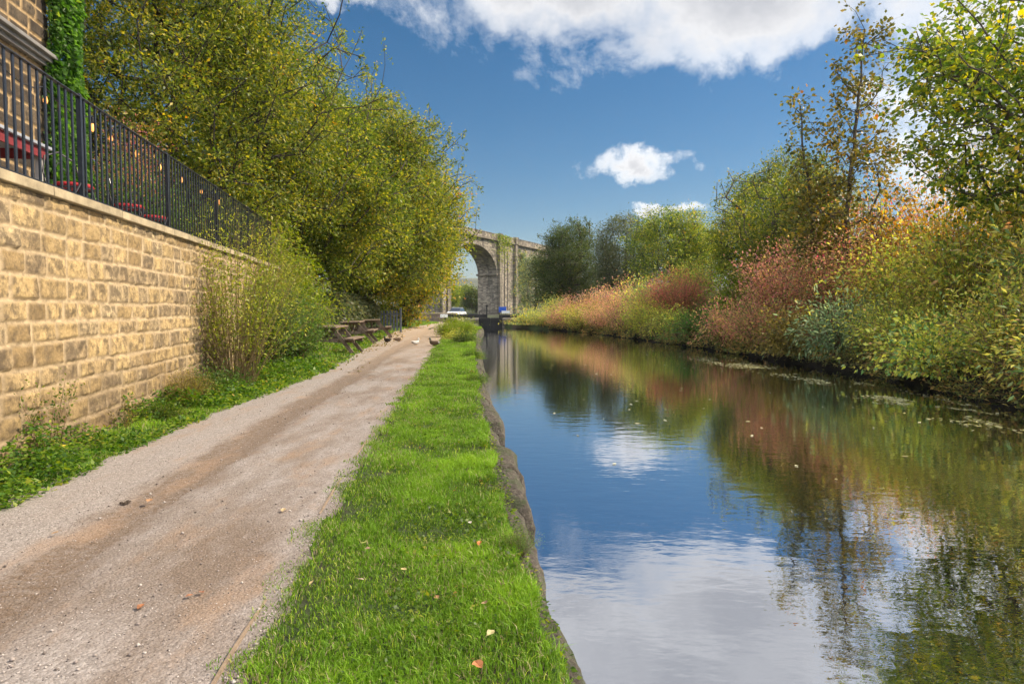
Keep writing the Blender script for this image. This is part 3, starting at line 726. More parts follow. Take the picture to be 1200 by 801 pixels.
# terrace furniture
TZ = 2.25
def bistro_chair():
    c = thing('terrace_chair', 'black wire chair with a red seat pad beside the table', 'chair', (0, 0, 0), 0, 'chairs on the terrace')
    red = simple('red_pad', (.36, .015, .022), .7, var=.1)
    MB().lathe([(.001, .44), (.19, .44), (.205, .46), (.19, .49), (.001, .495)], n=20).build('seat_pad', red, c, smooth=True)
    MB().tube([(.2 * math.cos(a), .2 * math.sin(a), .432) for a in np.linspace(0, 6.28, 20)], .010, 6).build('seat_ring', black_iron, c)
    b = MB(); arc = [(-.2, .16 + .03 * 0, .43), (-.21, .20, .62), (-.17, .23, .8), (0, .25, .88), (.17, .23, .8), (.21, .20, .62), (.2, .16, .43)]
    b.tube(arc, .010, 6); b.tube([(-.1, .19, .43), (-.07, .23, .66), (0, .25, .76), (.07, .23, .66), (.1, .19, .43)], .007, 6); b.build('backrest', black_iron, c)
    for sx in (-1, 1):
        for sy in (-1, 1): MB().tube([(sx * .13, sy * .13, .43), (sx * .19, sy * .19, 0)], .010, 6).build('leg', black_iron, c)
    return c
tw_ = simple('table_grey_top', (.30, .32, .36), .5, var=.2); tr_ = simple('table_red_apron', (.20, .025, .03), .6, var=.2); tl_ = simple('table_pale_leg', (.42, .40, .38), .6, var=.1)
tb = thing('terrace_table', 'long terrace table with grey top and dark red apron by the building', 'table', tuple(rp(7.2, TZ, 1.5)), WROT)
MB().box((0, 0, 1.02), (.75, 2.3, .04)).build('tabletop', tw_, tb, bevel=.008)
MB().box((.32, 0, .94), (.025, 2.2, .12)).box((-.32, 0, .94), (.025, 2.2, .12)).box((0, 1.08, .94), (.62, .025, .12)).box((0, -1.08, .94), (.62, .025, .12)).build('apron', tr_, tb)
for sx in (-1, 1):
    for sy in (-1, 1): MB().box((sx * .28, sy * 1.0, .5), (.06, .06, 1.0)).build('leg', tl_, tb)
ch = bistro_chair(); ch.location = rp(7.7, TZ, .62); ch.rotation_euler = (0, 0, 1.2); ch['label'] = 'black wire chair with red pad left of the railing post nearest the ivy'
for yy_, of, a, lb in ((9.2, .62, 2.2, 'black wire chair with red pad just right of the tallest railing post'), (10.3, .7, 1.7, 'farthest black wire chair with red pad behind the railing')):
    c = copy_tree(ch); c.location = rp(yy_, TZ, of); c.rotation_euler = (0, 0, a); c['label'] = lb
put_shrub('reddish leaved bush showing over the railing beyond the ivy', -8.3, 14.2, 3.3, .8, 'magenta', 'round', 1, z=TZ, stem=bark_dark, cat='bush', name='bush')
put_shrub('dark green bush behind the railing right of the ivy', -7.1, 12.4, 1.9, 1.1, 'midgreen', 'round', 4, z=TZ, stem=bark_dark, cat='bush', name='bush')
put_shrub('low olive bush farther along behind the railing', -6.9, 15.0, 1.5, 1.2, 'olive', 'round', 5, z=TZ, stem=bark_dark, cat='bush', name='bush')

# ------------------------------------------------------------------ GRASS and weeds
def grass_mat(name, stops):
    m, nt, p = mat(name); c = ramp(nt, attr(nt, 'rnd'), stops)
    nt.links.new(c, p.inputs['Base Color']); p.inputs['Roughness'].default_value = .5; p.inputs['Specular IOR Level'].default_value = .3
    t = N(nt, 'ShaderNodeBsdfTranslucent'); nt.links.new(c, t.inputs[0]); mx = N(nt, 'ShaderNodeMixShader', i_Fac=.4)
    nt.links.new(p.outputs[0], mx.inputs[1]); nt.links.new(t.outputs[0], mx.inputs[2]); nt.links.new(mx.outputs[0], nt.nodes['Material Output'].inputs['Surface'])
    return m
GM = grass_mat('grass_blades', [(0, (.09, .17, .014)), (.35, (.19, .36, .02)), (.7, (.36, .56, .03)), (.93, (.50, .60, .06)), (.965, (.36, .31, .13)), (1, (.44, .37, .2))])
def blades(rng, x, y, z, hgt, wid, rn):
    n = len(x); a = rng.uniform(0, 2 * np.pi, n); lean = rng.uniform(.15, .95, n); la = rng.uniform(0, 2 * np.pi, n)
    wx, wy = np.cos(a) * wid * .5, np.sin(a) * wid * .5; lx, ly = np.cos(la) * lean * hgt, np.sin(la) * lean * hgt
    b = np.stack([x, y, z], 1); w = np.stack([wx, wy, 0 * wx], 1)
    m = b + np.stack([lx * .32, ly * .32, hgt * .58], 1); t = b + np.stack([lx, ly, hgt * (1 - .35 * lean)], 1)
    V = np.stack([b - w, b + w, m + w * .8, m - w * .8, t], 1).reshape(-1, 3); o = np.arange(n) * 5
    Q = np.stack([o, o + 1, o + 2, o + 3], 1); T = np.stack([o + 3, o + 2, o + 4], 1)
    return V, Q, T, np.concatenate([rn, rn])
WORN = True
def scatter_grass(name, label, bands, fx0, fx1, seed, hs=1.0, mask=None, dry=0.0):
    rng = np.random.default_rng(seed); X = []; Y = []; Hh = []; Ww = []
    for ya, yb, dens, hh, ww in bands:
        w = float(np.mean(fx1(np.linspace(ya, yb, 9)) - fx0(np.linspace(ya, yb, 9)))); n = int(dens * (yb - ya) * max(w, .05))
        y = rng.uniform(ya, yb, n); x = fx0(y) + rng.random(n) * (fx1(y) - fx0(y)); X.append(x); Y.append(y); Hh.append(np.full(n, hh)); Ww.append(np.full(n, ww))
    x = np.concatenate(X); y = np.concatenate(Y); h = np.concatenate(Hh); w = np.concatenate(Ww)
    tuft = fbm(x * 3.2, y * 3.2, seed + 1); t2 = fbm(x * 14, y * 14, seed + 2, 2)
    keep = rng.random(len(x)) < np.clip(.40 + (tuft - .3) * 1.9, .10, 1)
    e = (x - fx0(y)); keep &= (e > .10 * fbm(y * 6, y * 0, seed) * 2) | (rng.random(len(x)) < .25)
    if mask is not None: keep &= mask(x, y, rng)
    x, y, h, w, tuft, t2 = (q[keep] for q in (x, y, h, w, tuft, t2))
    wornf = np.clip((x - fx0(y)) / .45, 0, 1); worn = np.clip(1.25 - wornf - (fbm(x * 2.2, y * 2.2, seed + 9) - .5) * 1.6, 0, 1) if WORN else 0 * x
    big = fbm(x * .9, y * .9, seed + 6)
    if WORN: h = h * (1 + .35 * np.exp(-np.maximum(fx1(y) - x, 0) / .12) * (vn(x * 9, y * 9, 77) > .35))
    h = h * (1 - .45 * worn) * (.88 + .35 * np.clip((big - .35) * 2.5, 0, 1)) * hs * (.35 + .9 * tuft + .5 * t2 * rng.random(len(x))) * rng.uniform(.6, 1.2, len(x))
    w = w * rng.uniform(.7, 1.2, len(x))
    rn = np.clip(.15 + .75 * (tuft - .2) + .3 * (rng.random(len(x)) - .5) - .16 * worn + .5 * (big - .5) + np.where(rng.random(len(x)) < .05 + dry + .16 * worn, .75, 0), 0, 1)
    V, Q, T, r = blades(rng, x, y, np.maximum(gz(x, y), -.03) - .004 + .024 * (np.abs(x - xpr(y)) < .16), h, w, rn)
    o = mobj(name, mesh(name, V, Q, T, mats=[GM], fattr={'rnd': r})); tag(o, label, 'grass', kind='stuff')
gx0 = lambda y: xpr(y) - .10 + .16 * vn(y * 5.7, y * 0, 17); gx1 = lambda y: xl(y) - .025 + .09 * (vn(y * 3.1, y * 0, 7) - .4)
scatter_grass('grass_verge', 'lush short green grass between the towpath and the canal',
    [(1.4, 3.2, 26000, .062, .0045), (3.2, 5, 18000, .062, .005), (5, 8, 10500, .066, .0065), (8, 13, 5600, .07, .009), (13, 22, 2800, .08, .014), (22, 46, 1300, .11, .022)], gx0, gx1, 41)
lx0 = lambda y: np.where(y < WALL_END, wallX(y) + .04, xpl(y) - 2.6); lx1 = lambda y: xpl(y) + .05
scatter_grass('grass_under_wall', 'rough grass along the foot of the sandstone wall and around the benches',
    [(3, 8, 4200, .085, .006), (8, 16, 2000, .09, .009), (16, 34, 420, .12, .018), (34, 60, 420, .14, .03)], lx0, lx1, 43, mask=lambda x, y, r: (r.random(len(x)) < .75), dry=.06)

def ground_leaves(name, label, cat, seed, bands, fx0, fx1, pal, hmax=.14, L=.05, wr=.55, kind='stuff', power=1.0):
    rng = np.random.default_rng(seed); pos = []; LL = []
    for ya, yb, dens, s in bands:
        w = float(np.mean(fx1(np.linspace(ya, yb, 9)) - fx0(np.linspace(ya, yb, 9)))); n = int(dens * (yb - ya) * w)
        y = rng.uniform(ya, yb, n); u = rng.random(n) ** power; x = fx0(y) + u * (fx1(y) - fx0(y))
        k = fbm(x * 2.6, y * 2.6, seed + 4); m = rng.random(n) < np.clip((k - .32) * 4, 0.04, 1); x, y, k, u = x[m], y[m], k[m], u[m]
        z = np.where((x > 3) & (x < xr(y) + .12), WZ + .04 + .34 * rng.random(len(x)) ** .8 * (vn(y * 1.3, y * 0, 91) > .33), np.maximum(gz(x, y), np.where(x < 3, -.02, -.2))) + rng.random(len(x)) ** 1.3 * hmax * np.clip((k - .3) * 3.2, .15, 1.6) * (1 - .45 * u); pos.append(np.stack([x, y, z], 1)); LL.append(np.full(len(x), L * s))
    pos = np.concatenate(pos); LL = np.concatenate(LL); d = rng.normal(size=pos.shape); d[:, 2] = d[:, 2] * .4 + .15
    V, Q, rn = leaf_arrays(rng, pos, d, LL * rng.uniform(.6, 1.3, len(pos)), wr, up=.9, clump=vn(pos[:, 0] * 2, pos[:, 1] * 2, seed))
    o = mobj(name, mesh(name, V, Q, mats=[LMT(pal)], fattr={'rnd': rn})); tag(o, label, cat, kind=kind)
ground_leaves('wall_foot_weeds', 'low leafy green weeds in a strip at the foot of the wall', 'weeds', 51, [(2.6, 7, 4200, .8), (7, 12, 2600, 1), (12, 14.5, 1800, 1.4), (14.5, 34, 110, 1.7)],
    lambda y: np.where(y < WALL_END, wallX(y) + .02, xpl(y) - 2.8), lambda y: xpl(y) + .10 + .12 * (vn(y * 1.7, y * 0, 4) - .5), 'weed', .24, .055)
ground_leaves('clover', 'small clover and broad leaves spread through the canal side grass', 'weeds', 52, [(1.6, 5, 1500, .55), (5, 12, 700, .7), (12, 30, 450, 1.1), (30, 46, 500, 1.8)],
    lambda y: xpr(y) + .25, lambda y: xl(y) + .05, 'weed', .055, .04, .75, power=.6)
ground_leaves('bank_undergrowth', 'tangled low undergrowth covering the far bank under the shrubs', 'undergrowth', 53, [(8, 20, 420, 1.5), (20, 40, 240, 2.2), (40, 60, 150, 3)],
    lambda y: xr(y) - .38, lambda y: xr(y) + 5.5, 'bankmix', .42, .055, .5, power=1.5)
ground_leaves('fallen_leaf_litter', 'brown fallen leaves littering the ground beside the picnic tables', 'leaf litter', 54, [(13, 24, 150, 1), (24, 46, 60, 1.4)],
    lambda y: xpl(y) - 2.6, lambda y: xpl(y) + .7, 'brownweed', .012, .07, .6)

# ------------------------------------------------------------------ fallen leaves, one by one
def fallen(x, y, col, size, label, z=None, tilt=.3, grp='fallen leaves on the grass'):
    rr = random.Random(int(x * 1000) + int(y * 77)); n = 10; V = [(0, 0, 0)]; F = []
    outl = [(0, -.5), (.18, -.32), (.36, -.1), (.30, .12), (.2, .3), (0, .55), (-.22, .3), (-.34, .08), (-.3, -.16), (-.14, -.36)]
    for a, b in outl: V.append((a * size, b * size, size * (.10 * rr.random() + .28 * abs(a) ** 1.2)))
    F = [(0, i + 1, (i + 1) % n + 1) for i in range(n)]
    mb = MB(); mb.add(V, F); mb.tube([(0, -.48 * size, .01), (0, -.8 * size, .02 * size)], size * .018, 4)
    m = simple('fallen_leaf_' + label[:8], col, .6, var=.3, scale=40, bmp=.1)
    o = mb.build('fallen_leaf', m); o.location = (x, y, (G(x, y) + .05) if z is None else z); o.rotation_euler = (rr.uniform(-tilt, tilt), rr.uniform(-tilt, tilt), rr.uniform(0, 6.28))
    tag(o, label, 'leaf', grp)
def px(u, v, z=0.0):
    """world point on the level z seen at photo pixel (u, v)"""
    pt = math.atan(38.5 / 760); a = (u - 600) / 760; b = (400.5 - v) / 760
    d = Vector((a, math.cos(pt) + b * math.sin(pt), -math.sin(pt) + b * math.cos(pt))); t = (z - H) / d.z
    return d.x * t, d.y * t
for u, v, col, s, lb in [
    (560, 778, (.42, .17, .07), .058, 'large orange brown leaf lowest in the canal side grass'),
    (575, 741, (.40, .35, .16), .045, 'pale yellow green leaf in the grass above the large orange one'),
    (568, 706, (.36, .24, .13), .042, 'tan leaf in the middle of the foreground grass'),
    (562, 637, (.48, .17, .05), .042, 'rust orange leaf in bright grass below the round white leaf'),
    (551, 613, (.50, .44, .36), .034, 'whitish round leaf high in the foreground grass'),
    (427, 634, (.46, .50, .14), .055, 'broad lime yellow leaf near the towpath edge of the grass'),
    (431, 641, (.25, .16, .10), .034, 'small dull brown leaf tucked under the broad lime leaf'),
    (564, 565, (.42, .12, .05), .05, 'red brown leaf farthest off in the foreground grass'),
    (365, 680, (.44, .34, .16), .034, 'small cream leaf on the ragged grass next to the gravel'),
    (422, 676, (.38, .30, .2), .04, 'dry grey tan leaf lying between cream leaf and grass tufts'),
    (512, 697, (.36, .20, .09), .036, 'curled brown leaf left of the tan leaf'),
    (473, 665, (.45, .36, .15), .032, 'thin straw coloured leaf centred in the foreground grass')]:
    X_, Y_ = px(u, v, .04); fallen(X_, Y_, col, s, lb)
for u, v, col, s, lb in [
    (165, 713, (.26, .11, .05), .045, 'red brown leaf on the gravel at lower left of centre'),
    (222, 700, (.28, .13, .07), .036, 'left one of two small dark leaves close together on gravel'),
    (236, 696, (.32, .13, .07), .034, 'right one of two small dark leaves close together on gravel'),
    (332, 599, (.45, .33, .18), .05, 'pale tan leaf on the brown patch of the path'),
    (175, 588, (.40, .22, .11), .06, 'long orange tan leaf on the dark muddy strip'),
    (65, 626, (.34, .22, .12), .04, 'small tan leaf on the left part of the muddy strip'),
    (77, 541, (.72, .50, .05), .06, 'bright yellow leaf on the weeds under the wall'),
    (139, 533, (.66, .45, .12), .05, 'pale yellow leaf where weeds meet the gravel')]:
    X_, Y_ = px(u, v, .02); fallen(X_, Y_, col, s, lb, z=(.03 if 'weeds under' not in lb else .16), tilt=.12, grp='fallen leaves on the path')
# clod of mud
mb = MB(); X_, Y_ = px(147, 592)
for k in range(5):
    a = k * .9; mb.lathe([(.003, 0), (.012 + .004 * (k % 3), .003), (.010, .010), (.003, .014)], (X_ + .02 * math.cos(a) * (k % 4) * .5, Y_ + .04 * math.sin(a) * (k % 3) * .5, .012), 7)
o = mb.build('mud_clod', simple('mud', (.05, .035, .025), .9, bmp=.6)); tag(o, 'dark lump of mud on the brown strip of the path', 'mud')

# leaves floating on the water
rng = np.random.default_rng(77); n = 4200; t = rng.random(n); xx = np.interp(t, [0, .3, .6, 1], [6.3, 7.2, 7.1, 6.9]) + rng.normal(size=n) * .30; yy = np.interp(t, [0, .3, .6, 1], [21, 15.5, 12.2, 9.6]) + rng.normal(size=n) * .7
k = fbm(xx * 1.5, yy * .7, 5) > .46; xx, yy = xx[k], yy[k]
ex = rng.random((110, 2)) * [6.5, 24] + [.6, 6]; xx = np.concatenate([xx, ex[:, 0]]); yy = np.concatenate([yy, ex[:, 1]])
pos = np.stack([xx, yy, np.full(len(xx), WZ + .006)], 1); d = rng.normal(size=pos.shape); d[:, 2] = 0; d = unit(d); s_ = np.stack([-d[:, 1], d[:, 0], 0 * d[:, 0]], 1); LL = rng.uniform(.04, .10, (len(pos), 1))
V = np.stack([pos, pos + d * LL * .5 + s_ * LL * .3, pos + d * LL + [0, 0, .004], pos + d * LL * .5 - s_ * LL * .3], 1).reshape(-1, 3)
o = mobj('floating_leaves', mesh('floating_leaves', V, np.arange(len(V)).reshape(-1, 4), mats=[leafmat('leaf_float', [(0, (.20, .16, .06)), (.5, (.50, .46, .18)), (1, (.75, .70, .45))], .1)], fattr={'rnd': rng.random(len(pos))})); tag(o, 'drift of fallen leaves floating near the far bank', 'floating leaves', kind='stuff')

# ------------------------------------------------------------------ right bank shrubs
G1 = 'autumn shrubs along the far canal bank'
RB = [  # Y, off, h, r, pal, kind, var, label
 (9.6, .5, 1.2, 1.1, 'mixed', 'broad', 0, 'broad leaved bramble trailing over the water at the right edge'),
 (11.6, .7, 1.5, 1.2, 'yellow', 'cane', 0, 'yellow leaved shrub with upright brown canes at far right'),
 (13.6, .6, 1.1, 1.2, 'mixed', 'low', 0, 'low brown green bramble above the leaf drift'),
 (15.6, .7, 1.3, 1.2, 'yellow', 'cane', 1, 'arching green and yellow shrub over the dark undercut bank'),
 (17.6, .6, 1.2, 1.2, 'bluegreen', 'broad', 1, 'blue green long leaved butterfly bush at the water'),
 (20.0, .6, 1.2, 1.2, 'brownweed', 'low', 1, 'russet brown low bramble touching the water'),
 (22.4, .6, 1.3, 1.2, 'magenta', 'round', 0, 'pinkish shrub with magenta leaves at the waterline'),
 (25.2, .6, 1.3, 1.3, 'magenta', 'cane', 0, 'mauve and green shrub next to the bright fern clump'),
 (28.4, .6, 1.5, 1.5, 'fern', 'fern', 0, 'bright green feathery clump hanging to the water'),
 (31.6, .7, 1.4, 1.5, 'yellow', 'cane', 0, 'yellow speckled shrub left of the feathery clump'),
 (35.2, .7, 1.5, 1.5, 'yellow', 'round', 1, 'yellow shrub beneath the tall red one'),
 (39.0, .8, 1.6, 1.6, 'pink', 'dogwood', 0, 'dusky and pink dogwood low on the bank'),
 (42.6, .7, 1.5, 1.7, 'pink', 'dogwood', 1, 'peach pink dogwood at the waterline'),
 (46.2, .7, 1.4, 1.8, 'yellow', 'round', 0, 'yellow pink shrub low on the distant bank'),
 (49.6, .7, 1.3, 1.8, 'pink', 'round', 1, 'salmon pink shrub low on the distant bank'),
 (53.0, .8, 1.2, 1.8, 'mixed', 'dogwood', 0, 'pale yellow shrub low near the lock'),
 (56.4, .8, 1.1, 1.7, 'mixed', 'low', 0, 'greenish bramble nearest the lock gate'),
 (11.0, 2.8, 2.2, 1.5, 'orange', 'tall', 0, 'tall orange stemmed shrub high at the right edge'),
 (13.2, 2.7, 2.2, 1.6, 'mixed', 'broad', 0, 'large narrow leaved green and gold shrub halfway up the bank'),
 (16.0, 2.4, 2.4, 1.7, 'yellow', 'round', 1, 'yellow and green speckled shrub on the mid bank'),
 (18.8, 2.4, 2.2, 1.6, 'yellow', 'cane', 1, 'bright yellow shrub on the slope behind the butterfly bush'),
 (21.8, 2.4, 2.5, 1.7, 'magenta', 'dogwood', 0, 'pink dogwood with crimson leaves on the slope'),
 (25.4, 2.4, 2.4, 1.7, 'pink', 'dogwood', 1, 'dense pink orange dogwood above the mauve shrub'),
 (29.2, 2.6, 2.1, 1.7, 'lime', 'cane', 0, 'lime green shrub behind the feathery clump'),
 (35.0, 2.2, 3.0, 1.9, 'red', 'dogwood', 0, 'tall round red shrub standing above its neighbours'),
 (38.6, 2.3, 2.5, 1.9, 'magenta', 'tall', 1, 'brick red shrub just left of the tall red one'),
 (40.6, 2.6, 2.5, 2.0, 'mixed', 'round', 0, 'yellow green shrub between the red and the pink ones'),
 (44.2, 2.5, 2.5, 2.1, 'pink', 'dogwood', 0, 'rose pink dogwood high on the distant bank'),
 (48.2, 2.4, 2.3, 2.1, 'pink', 'tall', 0, 'soft pink feathery shrub behind the salmon one'),
 (52.4, 2.6, 2.0, 2.1, 'pink', 'dogwood', 1, 'peach and yellow shrub high near the lock'),
 (56.6, 3.0, 2.0, 2.0, 'mixed', 'cane', 1, 'pale green and pink shrub behind the lock bramble'),
 (13.4, 5.2, 3.0, 1.9, 'orange', 'round', 0, 'golden orange shrub high under the hanging sycamore'),
 (16.6, 5.0, 3.2, 2.0, 'yellow', 'round', 1, 'glowing yellow shrub under the sycamore branches'),
 (20.2, 5.0, 3.0, 2.0, 'orange', 'dogwood', 0, 'orange and pink shrub at the foot of the twin stemmed sapling'),
 (24.0, 4.8, 2.8, 2.0, 'magenta', 'round', 0, 'orange pink shrub at the top of the bank left of the sapling'),
 (28.2, 5.2, 2.8, 2.0, 'lime', 'tall', 1, 'yellow green shrub at the top of the bank'),
 (34.0, 5.4, 3.0, 2.3, 'lime', 'cane', 0, 'light green bushy shrub behind the tall red one'),
 (41.0, 5.4, 3.0, 2.5, 'yellow', 'cane', 1, 'yellow leaved shrub standing before the dark round tree'),
]
for Y, of, h, r, pal, kd, v, lb in RB:
    if Y < 31: h *= 1.22 if of < 1 else 1.42; r *= 1.15
    of2 = of - .35 if of < 1 else of
    put_shrub(lb, float(xr(Y)) + of2, Y, h * (1.15 if of < 1 else 1.0), r, pal, kd, v, G1, z=(max(G(float(xr(Y)) + of2, Y), -.12) if of < 1 else None), stem=cane_tan if pal in ('yellow', 'mixed') else twig_brown)

# ------------------------------------------------------------------ trees, right
def cyl_trunk(h, lean=(0, 0), n=4): return [(lean[0] * t * t, lean[1] * t * t, h * t) for t in np.linspace(0, 1, n)]
# sycamore at the right edge
make_tree('sycamore_tree', 'large sycamore hanging over the bank from the right edge', 'tree', 13.9, 14.4, cyl_trunk(5.5, (-.5, 0)),
    [((-1.2, -.3, 4.0), (4.2, 3.2, 2.4)), ((-.6, .2, 5.6), (4.6, 3.2, 1.7)), ((-2.9, -.4, 2.7), (2.4, 1.8, 1.0))], 'sycamore', n=560, lpt=34, L=.135, wr=.70, shoots=16, sdir=(-1, -.3, .3), seed=31, tr=.0085, spread=.27, gap=1.0, gs=.75, flat=.45, hang=.45)
# twin-stemmed sapling
def sapling(label, x, y, top, base_h, w, seed, pal='maple', n=90, lpt=34, L=.10, lean=0.0):
    rng = np.random.default_rng(seed)
    els = []
    for t in np.linspace(.30, .98, 7): els.append(((lean * t * top, 0, top * t), (w * (1.15 - .75 * t), w * (1.15 - .75 * t), top * .08)))
    return make_tree('sapling_tree', label, 'tree', x, y, [(lean * t * top, .1 * math.sin(t * 5), top * t) for t in np.linspace(0, .97, 7)], els, pal, n=n, lpt=lpt, L=L, wr=.75, seed=seed, tr=.009,
        spread=.16, gap=.35, barkm=bark, shell=.3, hang=.3, back=.1, flat=1.0)
sapling('tall dark brown leaved sapling reaching the top of the frame', 11.35, 22.5, 10.3, 2, 1.95, 61, n=190, lpt=24, L=.15, lean=.06)
sapling('shorter left leaning sapling beside the tallest one', 11.1, 22.9, 8.0, 2, 1.15, 62, n=85, lpt=20, L=.15, lean=-.15)
make_tree('broadleaf_tree', 'loose brown and green tree left of the saplings', 'tree', 11.6, 29, cyl_trunk(4.5), [((0, 0, 3.8), (2.5, 2.4, 2.4)), ((1.5, -.5, 4.6), (1.7, 1.8, 1.8))], 'olive', n=260, lpt=70, L=.12, wr=.55, shoots=30, sdir=(-.6, 0, .8), seed=33, tr=.012, spread=.36, gap=.75)
make_tree('broadleaf_tree', 'green hawthorn with dark twiggy limbs above the fern clump', 'tree', 13.3, 34, cyl_trunk(3.6), [((0, 0, 3.6), (3.0, 2.6, 2.5)), ((-1.6, 0, 2.6), (2.0, 2, 1.7))], 'olive', n=300, lpt=75, L=.11, wr=.5, seed=34, tr=.013, spread=.3, gap=.8, barkm=bark_dark)
make_tree('broadleaf_tree', 'olive brown tree rising on the slope behind the hawthorn', 'tree', 17.5, 40, cyl_trunk(5), [((0, 0, 4.6), (3.6, 3.4, 3.4)), ((-2, 0, 4.2), (2.5, 2.5, 2.5))], 'olive', n=300, lpt=110, L=.14, wr=.5, seed=35, tr=.014, spread=.38, gap=.7)
make_tree('broadleaf_tree', 'rounded light green tree between the dark tree and the slope', 'tree', 14.2, 58, cyl_trunk(4.5), [((0, 0, 4.4), (4.2, 3.6, 3.6)), ((2.6, 0, 3.4), (3, 3, 2.6))], 'olive', n=340, lpt=110, L=.17, wr=.5, seed=36, tr=.016, spread=.42, gap=.6)
make_tree('broadleaf_tree', 'grey green twiggy tree right of the dark round tree', 'tree', 12.2, 70, cyl_trunk(5.5), [((0, 0, 5.6), (3.6, 3.6, 4.6)), ((-.6, 0, 3), (3, 3, 2.6))], 'graygreen', n=320, lpt=100, L=.2, wr=.42, seed=37, tr=.018, spread=.5, gap=.35)
make_tree('broadleaf_tree', 'dark round crowned tree standing right of the viaduct', 'tree', 7.0, 78, cyl_trunk(6), [((0, 0, 6.1), (3.7, 3.6, 4.4)), ((-2.0, 0, 4), (2.6, 3, 3.4)), ((1.5, 0, 3.4), (3, 3, 2.8)), ((.6, 0, 8.8), (2.0, 2, 1.9))], 'darkgreen', n=460, lpt=100, L=.21, wr=.42, shoots=30, sdir=(0, 0, 1), seed=38, tr=.018, spread=.5, gap=.5, barkm=bark_dark)
make_tree('broadleaf_tree', 'pale sparse ivy clad tree against the viaduct face', 'tree', 3.4, 92, cyl_trunk(7), [((0, 0, 4.6), (2.3, 2.4, 4.4)), ((1.8, 0, 3.6), (2.4, 2.4, 3.4))], 'bluegreen', n=260, lpt=55, L=.24, wr=.4, seed=39, tr=.02, spread=.5, gap=.6)
for k, (x, y, hh, lb) in enumerate([(22, 110, 15.0, 'leftmost dark treetop showing above the light green tree'), (27.5, 112, 14.6, 'middle dark treetop above the light green tree'), (33, 108, 13.6, 'rightmost dark treetop before the small low cloud'), (38, 96, 13, 'bluish treetop behind the olive brown tree')]):
    make_tree('broadleaf_tree', lb, 'tree', x, y, cyl_trunk(hh * .7), [((0, 0, hh * .62), (3.3, 3.2, hh * .36))], 'darkgreen', n=120, lpt=50, L=.28, wr=.45, seed=70 + k, tr=.03, spread=.6, gap=.5, group='far treetops on the right bank')
# trees seen through the arch
for k, (x, y, hh, lb) in enumerate([(-20, 205, 9.5, 'light green tree seen through the left of the arch'), (-15.5, 215, 9, 'olive tree seen through the middle of the arch'), (-11, 200, 7.8, 'dark tree seen through the arch beside the pier'), (-27, 215, 10, 'tree behind the left pier of the arch')]):
    make_tree('broadleaf_tree', lb, 'tree', x, y, cyl_trunk(hh * .5), [((0, 0, hh * .52), (4.2, 4, hh * .46))], ('lime', 'olive', 'darkgreen', 'olive')[k], n=130, lpt=70, L=.4, wr=.5, seed=90 + k, tr=.03, spread=.8, gap=.2, group='trees behind the viaduct')

# ------------------------------------------------------------------ trees, left
make_tree('cherry_tree', 'huge olive leaved tree behind the railing reaching the frame top', 'tree', -9.8, 18.6, cyl_trunk(7, (.4, 0)),
    [((0, 0, 6.2), (4.8, 4.2, 4.4)), ((.2, 0, 10.2), (4.3, 4, 3.2)), ((2.0, -1, 5.0), (3.0, 3, 3.0)), ((-3, -2, 8), (3, 3, 4))], 'olive', n=1250, lpt=95, L=.115, wr=.46, shoots=40, seed=21, tr=.0095, spread=.28, gap=.95, gs=.6, barkm=bark_dark, z=.6)
make_tree('cherry_tree', 'tall olive green tree in the middle of the left tree row', 'tree', -8.6, 25, cyl_trunk(7, (.5, 0)),
    [((0, 0, 6.4), (4.2, 3.6, 4.4)), ((1.2, 0, 4.6), (3.6, 3.2, 3.2)), ((-.8, 0, 9.5), (3.5, 3, 2.8))], 'olive', n=1050, lpt=95, L=.13, wr=.46, shoots=60, seed=22, tr=.0095, spread=.29, gap=.85, gs=.6)
make_tree('cherry_tree', 'green gold tree leaning over the towpath by the picnic tables', 'tree', -8.2, 32.5, cyl_trunk(6.5, (.8, 0)),
    [((.8, 0, 6.4), (4.4, 3.6, 4.9)), ((1.8, 0, 4.2), (3.5, 3, 2.6)), ((1.7, 0, 9.0), (2.7, 2.6, 2.5))], 'olive', n=950, lpt=85, L=.15, wr=.46, shoots=60, seed=23, tr=.0095, spread=.31, gap=.8, gs=.6)
make_tree('cherry_tree', 'shaded tree behind the terrace seen low between the bars', 'tree', -15.5, 25, cyl_trunk(5), [((0, 0, 4.2), (5.5, 4, 4.4)), ((-5, -2, 4.5), (4, 4, 4.5))], 'olive', n=420, lpt=100, L=.16, wr=.5, seed=27, tr=.012, spread=.6, gap=.2)
make_tree('maple_tree', 'yellow orange leaved tree overhanging the path before the viaduct', 'tree', -7.0, 42, cyl_trunk(5, (.8, 0)),
    [((.2, 0, 5.6), (3.8, 3.4, 3.0)), ((.9, 0, 3.1), (2.2, 2.4, 1.5)), ((-.9, 0, 2.0), (2.4, 2.4, 1.8)), ((1.3, 0, 8.2), (2.6, 2.6, 2.4))], 'gold', n=640, lpt=80, L=.17, wr=.62, shoots=40, seed=24, tr=.012, spread=.5, gap=.3)
make_tree('willow_tree', 'pale yellow green sapling behind the end of the wall', 'tree', -6.9, 17.8, cyl_trunk(2.6), [((0, 0, 2.3), (1.5, 1.3, 1.9)), ((.8, .2, 1.3), (1.1, 1.1, 1.2))], 'lime', n=300, lpt=80, L=.095, wr=.36, seed=25, tr=.008, spread=.26, gap=.35, barkm=cane_tan)
